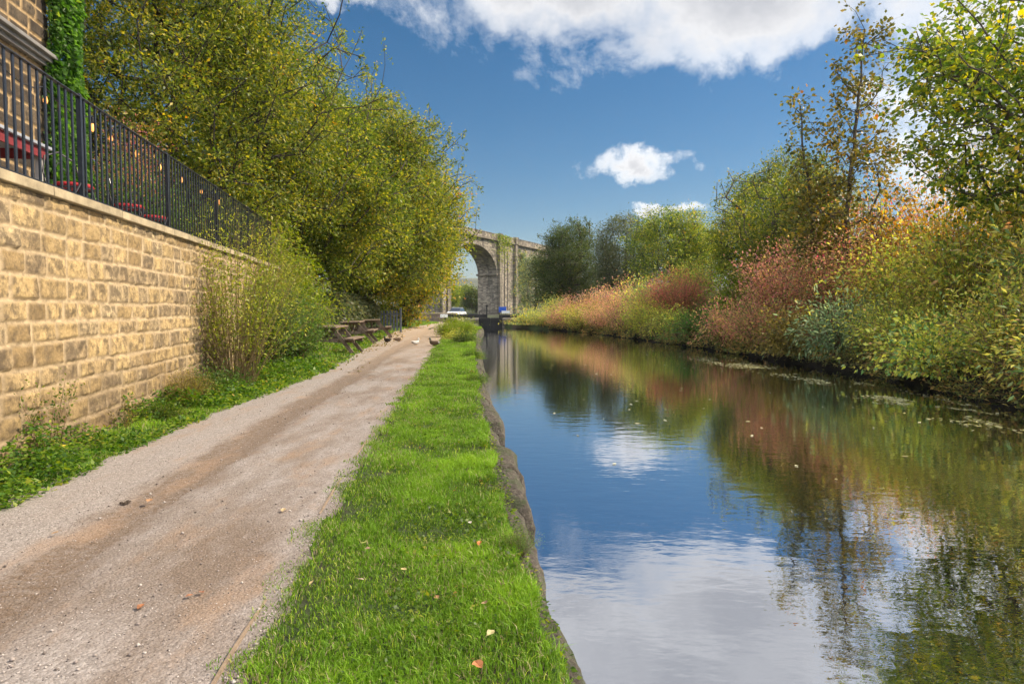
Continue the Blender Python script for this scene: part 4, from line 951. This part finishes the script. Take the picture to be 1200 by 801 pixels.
# bare twigs poking out of the crown are part of the cherry tree
put_shrub('tall fan of tan canes with yellow green leaves against the wall end', float(wallX(10.6)) + .42, 10.6, 3.0, 1.2, 'canefan', 'fan', 3, stem=cane_tan, cat='bush', name='bush', z=0)
put_shrub('leafy green bush right of the tan cane fan', -5.15, 13.4, 2.0, 1.0, 'midgreen', 'round', 2, cat='bush', name='bush', z=0)
put_shrub('green yellow bush in front of the first picnic table', -5.4, 16.0, 1.75, .95, 'midgreen', 'round', 3, cat='bush', name='bush')
put_shrub('feathery yellow bush over the railing end', -5.5, 14.4, 3.5, 1.0, 'canefan', 'tall', 2, cat='bush', name='bush')
put_shrub('low dark green nettles at the foot of the cane fan', float(wallX(9.6)) + .35, 9.7, .55, .55, 'midgreen', 'low', 2, cat='weed', name='nettle_clump', z=0)
put_shrub('low sprawling weeds between the bush and the towpath', -4.4, 11.8, .5, .6, 'weed', 'low', 3, cat='weed', name='weed_clump', z=0)
put_shrub('bright yellow green dock plant at the wall foot', float(wallX(7.6)) + .32, 7.6, .26, .34, 'weed', 'broad', 3, cat='weed', name='dock_plant', z=0)
put_shrub('brown seeded weed against the wall beside the dock plant', float(wallX(6.9)) + .16, 6.9, .45, .30, 'brownweed', 'sprig', 4, cat='weed', name='weed_clump', z=0)
put_shrub('thin dark stemmed weed standing before the nearest stones', float(wallX(5.5)) + .12, 5.5, .95, .35, 'weed', 'sprig', 5, cat='weed', name='tall_weed', z=0)
put_shrub('russet weed clump at the foot of the wall before the nettles', float(wallX(8.7)) + .25, 8.7, .5, .35, 'brownweed', 'round', 4, cat='weed', name='weed_clump', z=0)
put_shrub('dense yellow green bush hiding the last stones of the wall', -5.75, 14.6, 2.7, 1.0, 'olive', 'round', 6, cat='bush', name='bush', z=0)
# plants on the canal edge
put_shrub('small green weed tuft growing on the near canal edging stones', .04, 3.45, .17, .12, 'midgreen', 'fan', 6, cat='weed', name='weed_clump', z=.0)
put_shrub('green leafy plant overhanging the canal at the narrow grass end', -1.75, 24.5, .62, .62, 'midgreen', 'low', 5, cat='bush', name='bush', z=0)
put_shrub('yellow green bramble on the bank beyond the leafy overhanging plant', -3.0, 30, .8, .8, 'lime', 'cane', 6, cat='bush', name='bush', z=0)
put_shrub('rounded yellow bush at the tip of the grass bank', -3.1, 37, 1.1, 1.1, 'lime', 'low', 4, cat='bush', name='bush', z=0)
put_shrub('small leafy weed clump leaning over the canal edge before the leafy plant', -1.05, 17.5, .34, .34, 'weed', 'low', 7, cat='weed', name='weed_clump', z=0)
put_shrub('tuft of pale green dock at the canal edge past the middle of the verge', -.62, 11.6, .22, .24, 'weed', 'broad', 7, cat='weed', name='dock_plant', z=0)
put_shrub('tangle of yellowing weeds on the bank just past the overhanging plant', -2.3, 27.2, .55, .7, 'yellow', 'low', 8, cat='weed', name='weed_clump', z=0)
put_shrub('olive weeds along the waterside short of the bank tip', -2.55, 33.5, .7, .9, 'lime', 'round', 8, cat='weed', name='weed_clump', z=0)
# ivy hedge behind the tables
rng = np.random.default_rng(12)
hd = thing('ivy_hedge', 'dense grey green ivy hedge behind the picnic tables', 'hedge', (-7.6, 26.5, .5), R(-1))
n = 9500; a = rng.uniform(-6.5, 6.5, n); th = rng.uniform(-.3, np.pi + .3, n); rad = 1 + .18 * (fbm(a * 1.2, th * 2, 4) - .5)
pos = np.stack([.75 * np.cos(th) * rad, a, .1 + 1.25 * np.sin(th) * rad + .1 * rng.random(n)], 1); pos[:, 2] = np.where(rng.random(n) < .4, rng.uniform(-.3, 1.0, n), pos[:, 2])
d = np.stack([np.cos(th), 0 * a, np.sin(th) - .9], 1) + rng.normal(size=(n, 3)) * .4
leaf_cloud('leaves', pos, d, .15, .7, 'graygreen', rng, hd)
mb = MB()
for k in range(16): mb.tube([(0, -6.2 + k * .82, -.4), (.1 * math.sin(k), -6.2 + k * .82 + .2, .6), (.2 * math.cos(k), -6.2 + k * .82 - .1, 1.1)], [.05, .04, .02], 6)
mb.box((0, 0, .35), (.5, 12.6, 1.2)); mb.build('stems', bark_dark, hd)

# ------------------------------------------------------------------ picnic tables
oldwood = simple('weathered_wood', (.20, .145, .105), .85, var=.4, scale=9, bmp=.4)
def picnic():
    t = thing('picnic_table', '', 'picnic table', (0, 0, 0), 0, 'picnic tables beside the towpath')
    w = MB()
    for k in range(5): w.box((-.29 + k * .145, 0, .74), (.135, 1.75, .04))
    w.build('tabletop', oldwood, t, bevel=.004)
    for s in (-1, 1):
        q = MB(); q.box((s * .64, 0, .43), (.125, 1.75, .04)); q.box((s * .775, 0, .43), (.125, 1.75, .04)); q.build('seat', oldwood, t, bevel=.004)
    for e in (-.62, .62):
        for s in (-1, 1):
            q = MB(); a = Vector((s * .20, e + s * .025, .715)); b = Vector((s * .80, e + s * .025, 0.0)); m = (a + b) / 2; L_ = (b - a).length; ang = math.atan2(b.x - a.x, b.z - a.z)
            q.box(tuple(m), (.10, .045, L_ + .05), ry=ang); q.build('leg', oldwood, t)
        q = MB(); q.box((0, e + .075, .365), (1.62, .045, .10)); q.build('seat_bearer', oldwood, t)
        q = MB(); q.box((0, e + .075, .685), (.70, .045, .07)); q.build('top_bearer', oldwood, t)
    for s in (-1, 1): MB().tube([(0, s * .5, .67), (0, s * .05, .40)], .03, 4).build('brace', oldwood, t)
    return t
pt = picnic()
for k, (x, y, lb) in enumerate([(-5.25, 18.6, 'nearest weathered picnic table with its seat toward the path'), (-5.75, 23.4, 'middle picnic table of the row by the ivy hedge'), (-6.0, 27.8, 'farthest picnic table beside the grey slatted gate')]):
    o = pt if k == 0 else copy_tree(pt)
    o.location = (x, y, G(x, y) + .03); o.rotation_euler = (0, R(-1.5 if k else 2), R(3 + 4 * k)); o['label'] = lb
grey = simple('grey_paint', (.17, .19, .23), .7, var=.2, scale=8)
gt = thing('slatted_gate', 'small grey slatted gate under the trees past the tables', 'gate', (-6.55, 34.5, G(-6.5, 34.5)), R(8))
for k in range(6): MB().box((-.42 + k * .17, 0, .6), (.10, .03, 1.05)).build('slat', grey, gt, bevel=.004)
for z in (.25, .95): MB().box((0, .035, z), (1.05, .035, .09)).build('rail', grey, gt)
for s in (-1, 1): MB().box((s * .62, .0, .62), (.11, .11, 1.3)).build('post', grey, gt, bevel=.01)

# ------------------------------------------------------------------ ducks
def duck(label, x, y, rz, cols, s=1.0):
    s *= .78
    t = thing('duck', label, 'duck', (x, y, .02), rz, 'ducks on the towpath')
    sp = [(-.25, .13, .006, .012), (-.20, .135, .05, .022), (-.13, .12, .085, .06), (-.04, .11, .10, .078), (.06, .11, .095, .08), (.13, .13, .07, .07), (.165, .17, .042, .048), (.175, .21, .032, .036), (.185, .245, .038, .038), (.205, .262, .036, .036), (.23, .26, .022, .026), (.245, .255, .006, .01)]
    n = 12; V = []; F = []; M = []
    for i, (a, z, ry, rz_) in enumerate(sp):
        a0 = sp[max(0, i - 1)]; a1 = sp[min(len(sp) - 1, i + 1)]; dx, dz = a1[0] - a0[0], a1[1] - a0[1]; l = math.hypot(dx, dz); nx, nz = -dz / l, dx / l
        for k in range(n):
            th = 2 * math.pi * k / n; V.append(((a + nx * math.sin(th) * rz_) * s, math.cos(th) * ry * s, (z + nz * math.sin(th) * rz_) * s))
    for i in range(len(sp) - 1):
        for k in range(n):
            F.append((i * n + k, i * n + (k + 1) % n, (i + 1) * n + (k + 1) % n, (i + 1) * n + k)); M.append(2 if i >= 7 else (1 if i in (4, 5) else (3 if i == 0 else 0)))
    F += [tuple(range(n - 1, -1, -1)), tuple(range((len(sp) - 1) * n, len(sp) * n))]; M += [3, 2]
    mb = MB(); mb.V = V; mb.F = F; mb.M = M
    ms = [simple('plumage', c, .7, var=.25, scale=60) for c in cols]
    mb.build('body', ms, t, smooth=True)
    or_ = simple('bill_orange', (.55, .28, .04), .5, var=.1)
    MB().tube([(.235 * s, 0, .255 * s), (.27 * s, 0, .245 * s), (.295 * s, 0, .243 * s)], [.016 * s, .014 * s, .012 * s], 8, sx=1.5).build('bill', or_, t)
    for q in (-1, 1):
        w = MB(); V = []; 
        for i, (a, z, r_) in enumerate([(-.20, .15, .012), (-.12, .14, .045), (0, .135, .055), (.08, .14, .04), (.11, .145, .01)]):
            for k in range(8): th = 2 * math.pi * k / 8; V.append((a * s, (q * (.082 if abs(a) < .1 else .06) + math.cos(th) * .018) * s, (z + math.sin(th) * r_) * s))
        w.add(V, [(i * 8 + k, i * 8 + (k + 1) % 8, (i + 1) * 8 + (k + 1) % 8, (i + 1) * 8 + k) for i in range(4) for k in range(8)]); w.build('wing', ms[0], t, smooth=True)
        l = MB(); l.tube([(-.01 * s, q * .04 * s, .07 * s), (0, q * .045 * s, .01 * s)], .007 * s, 6); l.add([(-.01 * s, q * .045 * s, .004), (.06 * s, (q * .045 + .025) * s, .004), (.06 * s, (q * .045 - .025) * s, .004), (0, q * .045 * s, .014)], [(0, 1, 3), (0, 3, 2), (1, 2, 3), (0, 2, 1)]); l.build('leg', or_, t)
br = (.16, .105, .065); dk = (.045, .035, .03); gr = (.03, .06, .04); wh = (.50, .48, .45); tn = (.45, .33, .2)
for u, v, rz, cols, sc, lb in [(454, 402, 2.4, (dk, br, gr, dk), 1.15, 'dark duck nearest the picnic tables'), (467, 401, .4, (br, tn, tn, br), 1.15, 'tan headed brown duck beside the dark one'),
    (487, 405, 1.0, (wh, wh, wh, br), 1.1, 'white duck in the middle of the path'), (509, 406, 2.6, (br, dk, gr, wh), 1.25, 'brown and grey duck on the path by the grass edge')]:
    X_, Y_ = px(u, v); duck(lb, X_, Y_, rz, cols, sc)

# ------------------------------------------------------------------ viaduct
def masonry(name, tones, mortar, sc=1.0, bw=.7, bh=.32):
    m_, nt, p = mat(name); tc = N(nt, 'ShaderNodeTexCoord').outputs['Object']; sp = N(nt, 'ShaderNodeSeparateXYZ'); nt.links.new(tc, sp.inputs[0])
    cb = N(nt, 'ShaderNodeCombineXYZ'); nt.links.new(mth(nt, 'ADD', sp.outputs['X'], sp.outputs['Y']), cb.inputs[0]); nt.links.new(sp.outputs['Z'], cb.inputs[1])
    bk = N(nt, 'ShaderNodeTexBrick'); nt.links.new(cb.outputs[0], bk.inputs['Vector']); bk.inputs['Scale'].default_value = 1 / sc
    bk.inputs['Brick Width'].default_value = bw; bk.inputs['Row Height'].default_value = bh; bk.inputs['Mortar Size'].default_value = .025; bk.inputs['Bias'].default_value = 0
    bk.inputs['Color1'].default_value = (0, 0, 0, 1); bk.inputs['Color2'].default_value = (1, 1, 1, 1); bk.inputs['Mortar'].default_value = (.5, .5, .5, 1)
    n1 = noise(nt, tc, .5, 6, .7); n2 = noise(nt, tc, 5, 4, .7)
    mp = N(nt, 'ShaderNodeMapping'); mp.inputs['Scale'].default_value = (1, 1, .12); nt.links.new(tc, mp.inputs[0]); n3 = noise(nt, mp.outputs[0], .8, 5, .7)
    v = mth(nt, 'ADD', mth(nt, 'MULTIPLY', bk.outputs['Color'], .55), mth(nt, 'MULTIPLY', n2, .5))
    c = ramp(nt, v, tones); c = mixc(nt, mth(nt, 'MULTIPLY', bk.outputs['Fac'], .8), c, mortar)
    c = mixc(nt, ramp(nt, n3, [(.5, (0, 0, 0)), (.68, (.75, .75, .75))]), c, (.06, .055, .05))
    nt.links.new(c, p.inputs['Base Color']); p.inputs['Roughness'].default_value = .95; bump(nt, p, mth(nt, 'SUBTRACT', n2, bk.outputs['Fac']), .6, .05)
    return m_
vst = masonry('viaduct_stone', [(.15, (.07, .058, .046)), (.45, (.19, .16, .125)), (.75, (.36, .305, .235)), (1, (.50, .44, .35))], (.30, .265, .215))
vdk = masonry('viaduct_trim', [(.15, (.09, .075, .06)), (.6, (.24, .20, .15)), (1, (.38, .33, .26))], (.3, .26, .2))
VT = math.atan2(.906, .423); TH = 4.9
via = thing('railway_viaduct', 'tall stone railway viaduct with a round arch crossing beyond the lock', 'viaduct', (-3.55, 150, 0), VT)
TOP, CR, SPR, RS = 16.9, 15.3, 9.2, 10.65
arches = [(-10.65, 'a'), (-10.65 - 21.3 - 4.2, 'b'), (-10.65 - 2 * 25.5, 'c')]
def lowz(x):
    for c, _ in arches:
        if abs(x - c) < RS: return SPR + (CR - SPR) * math.sqrt(max(0, 1 - ((x - c) / RS) ** 2))
    return -2.0
xs = set([-80.0, 60.0])
for c, _ in arches:
    for k in range(41): xs.add(round(c - RS * math.cos(math.pi * k / 40), 4))
xs = sorted(xs)
V = []; Q = []
def quad(a, b, c, d): 
    i = len(V); V.extend([a, b, c, d]); Q.append((i, i + 1, i + 2, i + 3))
inarch = lambda x0, x1: any(abs((x0 + x1) / 2 - c) < RS - 1e-3 for c, _ in arches)
spand = MB(); soff = MB()
for x0, x1 in zip(xs[:-1], xs[1:]):
    if inarch(x0, x1):
        z0, z1 = lowz(x0) if abs(min(abs(x0 - c) for c, _ in arches) - RS) > .01 else SPR, lowz(x1) if abs(min(abs(x1 - c) for c, _ in arches) - RS) > .01 else SPR
        soff.add([(x0, .002, z0), (x1, .002, z1), (x1, TH - .002, z1), (x0, TH - .002, z0)], [(0, 1, 2, 3)])
    else: z0 = z1 = -2.0
    spand.add([(x0, 0, z0), (x1, 0, z1), (x1, 0, TOP), (x0, 0, TOP)], [(0, 1, 2, 3)]); spand.add([(x0, TH, z0), (x0, TH, TOP), (x1, TH, TOP), (x1, TH, z1)], [(0, 1, 2, 3)])
    spand.add([(x0, 0, TOP), (x1, 0, TOP), (x1, TH, TOP), (x0, TH, TOP)], [(0, 1, 2, 3)])
for c, _ in arches:
    for e in (-RS, RS): soff.add([(c + e, 0, -2), (c + e, TH, -2), (c + e, TH, SPR), (c + e, 0, SPR)], [(0, 1, 2, 3)])
spand.build('spandrel_wall', vst, via); soff.build('arch_soffit', vst, via)
for c, _ in arches:
    r = MB()
    for k in range(40):
        a0, a1 = math.pi * k / 40 + .006, math.pi * (k + 1) / 40 - .006
        pts_ = [(c - RR * math.cos(a), ZZ * math.sin(a) + SPR) for a, RR, ZZ in ((a0, RS - .05, CR - SPR - .05), (a1, RS - .05, CR - SPR - .05), (a1, RS + .75, CR - SPR + .75), (a0, RS + .75, CR - SPR + .75))]
        r.add([(x, -.10, z) for x, z in pts_] + [(x, .3, z) for x, z in pts_], [(0, 1, 2, 3), (1, 0, 4, 5), (3, 2, 6, 7), (2, 1, 5, 6), (0, 3, 7, 4)])
    r.build('arch_ring', vst, via)
    for e in (-1, 1):
        MB().box((c + e * (RS + .0) - e * .15, TH / 2, SPR), (.55, TH + .5, .45)).build('impost', vdk, via, bevel=.05)
MB().box((-10, -.15, TOP + .12), (140, .9, .30)).build('cornice', vdk, via); MB().box((-10, TH + .15, TOP + .12), (140, .9, .30)).build('cornice', vdk, via)
for yy_ in (-.10, TH + .10):
    mb = MB().box((-10, yy_, TOP + .27 + .55), (140, .45, 1.08)).box((-10, yy_, TOP + 1.45), (140, .62, .18)); mb.build('parapet', vst, via)
for px_ in (1.0, 9.8, -22.4, -24.5, -47.9, -50):
    MB().box((px_, -.35, (TOP - 2) / 2), (1.3, .70, TOP + 2)).box((px_, -.42, TOP + .9), (1.5, .9, 1.7)).build('pilaster', vdk, via, bevel=.03)
for px_ in (4.2, 4.2 + 1.6): MB().box((px_, -.06, 8), (.12, .10, 14)).build('drainpipe', simple('pipe', (.08, .07, .065), .7), via)
rng = np.random.default_rng(5)
# creeper hanging on it
cr_ = thing('viaduct_creeper', 'yellow green creeper hanging from the viaduct parapet', 'climbing plant', (-3.55, 150, 0), VT)
n = 1000; cx_ = rng.normal(size=n) * 2.4 + 2.0; cz = TOP + 1.5 - np.abs(rng.normal(size=n)) * 3.2
pos = np.stack([cx_, -.85 - .5 * rng.random(n), cz], 1); leaf_cloud('leaves', pos, rng.normal(size=(n, 3)) + [0, -.3, -.6], .35, .5, 'lime', rng, cr_)
cr2 = thing('viaduct_creeper', 'tall pale green creeper covering the viaduct face right of the pilaster', 'climbing plant', (-3.55, 150, 0), VT)
n = 5200; cz = rng.uniform(0, 16, n); cx_ = 13 + rng.normal(size=n) * (1.2 + 2.6 * (1 - cz / 17)); pos = np.stack([cx_, -.4 - 1.2 * rng.random(n) * (1.1 - cz / 17), cz], 1)
pos = pos[fbm(cx_ * .8, cz * .5, 4) > .44]; leaf_cloud('leaves', pos, rng.normal(size=pos.shape) + [0, -.3, -.6], .42, .5, 'bluegreen', rng, cr2)

# ------------------------------------------------------------------ lock and things near it
blackw = simple('black_timber', (.016, .015, .015), .6, var=.3, scale=6); white = simple('white_paint', (.75, .75, .73), .6, var=.1)
lockst = masonry('lock_stone', [(.2, (.06, .05, .04)), (.6, (.16, .14, .11)), (1, (.28, .25, .2))], (.14, .12, .1), bw=.9, bh=.3)
lk = thing('lock_chamber', 'dark stone lock mouth and quoins at the canal end', 'canal lock', (-2.0, 60.3, 0))
MB().box((-1.75, 3, -.45), (1.3, 7, 1.7)).build('side_wall', lockst, lk, bevel=.04)
MB().box((1.75, 3, -.45), (1.3, 7, 1.7)).build('side_wall', lockst, lk, bevel=.04)
lg = thing('lock_gate', 'black timber lock gate with white tipped balance beam', 'lock gate', (-2.0, 60.4, -1.0))
MB().box((-.55, 0, .62), (1.08, .16, 1.75)).build('gate_leaf', blackw, lg); MB().box((.55, .02, .62), (1.08, .16, 1.75)).build('gate_leaf', blackw, lg)
b1 = MB().box((-2.2, .3, 1.66), (3.6, .30, .30)).build('balance_beam', blackw, lg, bevel=.03); MB().box((-4.35, .3, 1.66), (.70, .31, .31)).build('beam_tip', white, b1, bevel=.03)
b2 = MB().box((2.0, .34, 1.63), (2.4, .28, .28)).build('balance_beam', blackw, lg, bevel=.03); MB().box((3.45, .34, 1.63), (.5, .29, .29)).build('beam_tip', white, b2, bevel=.03)
MB().box((-.35, .1, 2.0), (.12, .12, 1.1)).box((-.35, .1, 2.6), (.22, .2, .16)).build('paddle_gear', blackw, lg)
MB().box((0, -.25, 1.32), (2.2, .3, .06)).tube([(-1.0, -.36, 2.1), (1.0, -.36, 2.1)], .03, 6).tube([(-1.0, -.36, 1.3), (-1.0, -.36, 2.1)], .03, 6).tube([(1.0, -.36, 1.3), (1.0, -.36, 2.1)], .03, 6).build('footboard', blackw, lg)
for k, (x, y, lb) in enumerate([(-3.9, 62, 'short black bollard left of the lock gate'), (.6, 63, 'short black bollard right of the lock gate')]):
    o = MB().lathe([(.10, 0), (.09, .05), (.07, .4), (.10, .5), (.12, .56), (.08, .64), (.01, .66)], n=12).build('mooring_bollard', blackw, smooth=True); o.location = (x, y, G(x, y) + .0); tag(o, label=lb, cat='bollard', group='bollards at the lock')
lw = thing('low_stone_wall', 'low rounded stone wall across the end of the path', 'stone wall', (-7.6, 62, G(-7, 62)), R(-4))
MB().box((0, 0, .35), (4.2, .5, .9)).build('wall_body', masonry('low_wall', [(.2, (.16, .11, .085)), (.6, (.32, .23, .17)), (1, (.42, .33, .26))], (.25, .2, .16), bw=.5, bh=.18), lw, bevel=.05)
MB().box((0, 0, .85), (4.35, .62, .12)).tube([(2.1, 0, -.1), (2.1, 0, .91)], .36, 14).build('coping', copem, lw, bevel=.03)
MB().box((1.3, -.262, .45), (.30, .03, .34)).build('drain_opening', blackw, lw)
# white car
cr = thing('parked_car', 'white parked car beyond the low wall under the arch', 'car', (-7.2, 84, G(-7.2, 84)), R(-100))
wp = simple('car_white', (.7, .72, .75), .3, var=.03, spec=.6); gls = simple('car_glass', (.03, .04, .06), .1, var=.1, spec=.8); rub = simple('rubber', (.02, .02, .02), .8)
def prism(prof, w0, mat_, name, parent, inset=None):
    V = [(x, -w / 2, z) for x, z, w in prof] + [(x, w / 2, z) for x, z, w in prof]; n = len(prof); F = [tuple(range(n)), tuple(range(2 * n - 1, n - 1, -1))] + [(i, i + n, (i + 1) % n + n, (i + 1) % n) for i in range(n)]
    return MB().add(V, F).build(name, mat_, parent, bevel=.04)
bd = prism([(-2.1, .3, 1.6), (-2.15, .75, 1.66), (-1.9, .92, 1.62), (1.1, .95, 1.66), (2.0, .78, 1.6), (2.15, .55, 1.6), (2.1, .3, 1.6)], 1.7, wp, 'body', cr)
prism([(-1.75, .93, 1.5), (-1.35, 1.38, 1.2), (.1, 1.42, 1.2), (.95, .95, 1.5)], 1.4, gls, 'cabin', cr); MB().box((-.62, 0, 1.44), (1.5, 1.16, .05)).build('roof', wp, cr, bevel=.02)
for sx in (-1.3, 1.3):
    for sy in (-.78, .78): MB().tube([(sx, sy - .1, .32), (sx, sy + .1, .32)], .32, 16).build('wheel', rub, cr)
# blue and white board by the lock
bb = thing('notice_board', 'small blue and white notice board right of the lock by the pier', 'sign', (-1.05, 72, G(-1.05, 72)))
blue = simple('blue_paint', (.02, .09, .45), .5, var=.05)
MB().box((0, 0, 1.0), (.85, .05, .6)).build('panel', blue, bb, bevel=.01); MB().box((.35, -.05, .72), (.9, .04, .28)).build('white_strip', white, bb)
for s in (-1, 1): MB().box((s * .36, .05, .35), (.07, .05, 1.0)).build('leg', blackw, bb)
# pale hill
def hill():
    xs = np.linspace(-2200, 2600, 90); ts = np.linspace(0, 1, 14); X, T = np.meshgrid(xs, ts, indexing='ij')
    top = 66 + 26 * (fbm(X * .0016, X * 0, 3) - .5) * 2; Yv = 1050 + 700 * T; Z = np.sin(T * np.pi * .55) * top + 8 * (fbm(X * .01, Yv * .01, 8) - .5)
    n, m = X.shape; i, j = np.meshgrid(np.arange(n - 1), np.arange(m - 1), indexing='ij'); q = i * m + j
    Q = np.stack([q, q + m, q + m + 1, q + 1], 2).reshape(-1, 4); m_, nt, p = mat('moorland')
    g = N(nt, 'ShaderNodeNewGeometry').outputs['Position']; nt.links.new(ramp(nt, noise(nt, g, .012, 6, .7), [(.35, (.05, .06, .03)), (.6, (.12, .12, .06)), (.75, (.20, .16, .09))]), p.inputs['Base Color']); p.inputs['Roughness'].default_value = 1
    o = mobj('hill', mesh('hill', np.stack([X, Yv, Z], 2).reshape(-1, 3), Q, mats=[m_], smooth=True)); tag(o, kind='structure')
hill()

def haze():
    m = bpy.data.materials.new('haze_air'); m.use_nodes = True; t = m.node_tree; t.nodes.remove(t.nodes['Principled BSDF'])
    v_ = t.nodes.new('ShaderNodeVolumePrincipled'); v_.inputs['Color'].default_value = (.80, .88, 1, 1); v_.inputs['Density'].default_value = HAZE; v_.inputs['Anisotropy'].default_value = .2
    t.links.new(v_.outputs[0], t.nodes['Material Output'].inputs['Volume'])
    o = MB().box((100, 1300, 92), (6200, 2900, 190)).build('haze', m); tag(o, 'thin autumn haze in the valley air', 'haze', kind='stuff')
HAZE = .00015
haze()
# ------------------------------------------------------------------ sky, sun, camera
SUN_AZ, SUN_EL = 78, 43
w = bpy.data.worlds.new('World'); bpy.context.scene.world = w; w.use_nodes = True; nt = w.node_tree
bg = nt.nodes['Background']
sky = N(nt, 'ShaderNodeTexSky', sky_type='NISHITA', sun_disc=False, sun_elevation=R(SUN_EL), sun_rotation=R(SUN_AZ), altitude=150, air_density=1.0, dust_density=.6, ozone_density=2.5)
SKY_S = .15
hs = N(nt, 'ShaderNodeHueSaturation', i_Hue=.496, i_Saturation=1.46, i_Value=.36); nt.links.new(sky.outputs[0], hs.inputs['Color'])
dirv = N(nt, 'ShaderNodeTexCoord').outputs['Generated']; sp = N(nt, 'ShaderNodeSeparateXYZ'); nt.links.new(dirv, sp.inputs[0])
az = mth(nt, 'ARCTAN2', sp.outputs['X'], sp.outputs['Y']); el = mth(nt, 'ARCSINE', sp.outputs['Z'])
def warp(base, sc, amp, ch, det=5):
    t = N(nt, 'ShaderNodeTexNoise'); t.inputs['Scale'].default_value = sc; t.inputs['Detail'].default_value = det; t.inputs['Roughness'].default_value = .62; nt.links.new(dirv, t.inputs['Vector'])
    q = N(nt, 'ShaderNodeSeparateColor'); nt.links.new(t.outputs['Color'], q.inputs[0]); return mth(nt, 'ADD', base, mth(nt, 'MULTIPLY', mth(nt, 'SUBTRACT', q.outputs[ch], .5), amp))
az = warp(az, 13, .17, 0, 7); el = warp(el, 15, .085, 1, 7)
zz = mth(nt, 'ADD', mth(nt, 'MAXIMUM', sp.outputs['Z'], 0.0), .22)
cv = N(nt, 'ShaderNodeCombineXYZ'); nt.links.new(mth(nt, 'DIVIDE', sp.outputs['X'], zz), cv.inputs[0]); nt.links.new(mth(nt, 'DIVIDE', sp.outputs['Y'], zz), cv.inputs[1])
nb = noise(nt, cv.outputs[0], 2.2, 8, .62, dist=.2); nf = noise(nt, dirv, 9.0, 9, .66, dist=.3); nbig = noise(nt, cv.outputs[0], .9, 4, .5)
D_ = math.pi / 180
blobs = [(12, 33.5, 30, 13.0, 1.0), (18, 24.5, 12, 6.0, .9), (4, 25, 12, 4.0, .7), (38, 15, 10, 12, .95), (10.8, 12.3, 4.8, 1.7, .66), (14.0, 8.4, 3.2, .8, .52), (-15, 25.0, 6, 2, .25), (-70, 38, 26, 20, 1), (60, 22, 22, 14, 1), (110, 30, 30, 14, .8), (-120, 38, 50, 26, 1), (170, 40, 50, 24, 1), (20, 62, 60, 14, .7)]  # the wide clouds behind the camera are added to light the right bank
acc = None
for a0, e0, ra, re, wgt in blobs:
    dx = mth(nt, 'DIVIDE', mth(nt, 'SUBTRACT', az, a0 * D_), ra * D_); dy = mth(nt, 'DIVIDE', mth(nt, 'SUBTRACT', el, e0 * D_), re * D_)
    q = mth(nt, 'SUBTRACT', 1.0, mth(nt, 'SQRT', mth(nt, 'ADD', mth(nt, 'MULTIPLY', dx, dx), mth(nt, 'MULTIPLY', dy, dy))))
    q = mth(nt, 'MAXIMUM', mth(nt, 'SUBTRACT', q, (1 - wgt) * .55), -.75); acc = q if acc is None else mth(nt, 'MAXIMUM', acc, q)
nz = mth(nt, 'ADD', mth(nt, 'MULTIPLY', nb, .9), mth(nt, 'MULTIPLY', nf, 1.1))
den = mth(nt, 'ADD', acc, mth(nt, 'MULTIPLY', mth(nt, 'SUBTRACT', nz, 1.0), .95))
mask = ramp(nt, mth(nt, 'ADD', den, .5), [(.40, (0, 0, 0)), (.62, (.42, .42, .42)), (.92, (1, 1, 1))])
K = 1 / SKY_S
shade = mth(nt, 'ADD', mth(nt, 'MULTIPLY', den, 1.0), mth(nt, 'MULTIPLY', mth(nt, 'SUBTRACT', nbig, .5), .9))
cc = ramp(nt, mth(nt, 'ADD', shade, .1), [(0.0, (.86, .89, .94)), (.22, (1.15, 1.13, 1.10)), (.40, (.84, .84, .85)), (.62, (.66, .665, .69)), (.95, (.50, .51, .55))])
ccs = mixc(nt, 1.0, cc, (K * .70, K * .70, K * .70), 'MULTIPLY')
back = mth(nt, 'MULTIPLY_ADD', mth(nt, 'MAXIMUM', mth(nt, 'MULTIPLY', sp.outputs['Y'], -1.0), 0.0), 7.0, 1.0)   # unseen clouds behind the camera brightened as added fill for the right bank
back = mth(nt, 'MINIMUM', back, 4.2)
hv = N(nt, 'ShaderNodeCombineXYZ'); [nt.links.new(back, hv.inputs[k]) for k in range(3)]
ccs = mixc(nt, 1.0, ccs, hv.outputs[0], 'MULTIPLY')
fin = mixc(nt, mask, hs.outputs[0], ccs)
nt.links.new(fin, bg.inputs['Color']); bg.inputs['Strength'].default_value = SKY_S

sd = bpy.data.lights.new('sun', 'SUN'); sd.energy = 4.2; sd.angle = R(.5); sd.color = (1, .86, .66)
so = bpy.data.objects.new('sun', sd); C.objects.link(so)
v = Vector((math.sin(R(SUN_AZ)) * math.cos(R(SUN_EL)), math.cos(R(SUN_AZ)) * math.cos(R(SUN_EL)), math.sin(R(SUN_EL))))
so.rotation_euler = v.to_track_quat('Z', 'Y').to_euler(); so.location = v * 60

cd = bpy.data.cameras.new('camera'); cam = bpy.data.objects.new('camera', cd); C.objects.link(cam)
cd.sensor_width = 36; cd.lens = 36 * 760 / 1200; cd.clip_start = .05; cd.clip_end = 6000
cam.location = (0, 0, H); cam.rotation_euler = (math.pi / 2 - math.atan(38.5 / 760), 0, 0)
S = bpy.context.scene; S.camera = cam
S.view_settings.view_transform = 'Standard'; S.view_settings.look = 'None'; S.view_settings.gamma = 1; S.view_settings.exposure = .8
S.cycles.use_adaptive_sampling = True; S.cycles.adaptive_threshold = .03; S.cycles.max_bounces = 5; S.cycles.diffuse_bounces = 3; S.cycles.glossy_bounces = 3; S.cycles.transmission_bounces = 3; S.cycles.transparent_max_bounces = 4
S.cycles.sample_clamp_indirect = 6
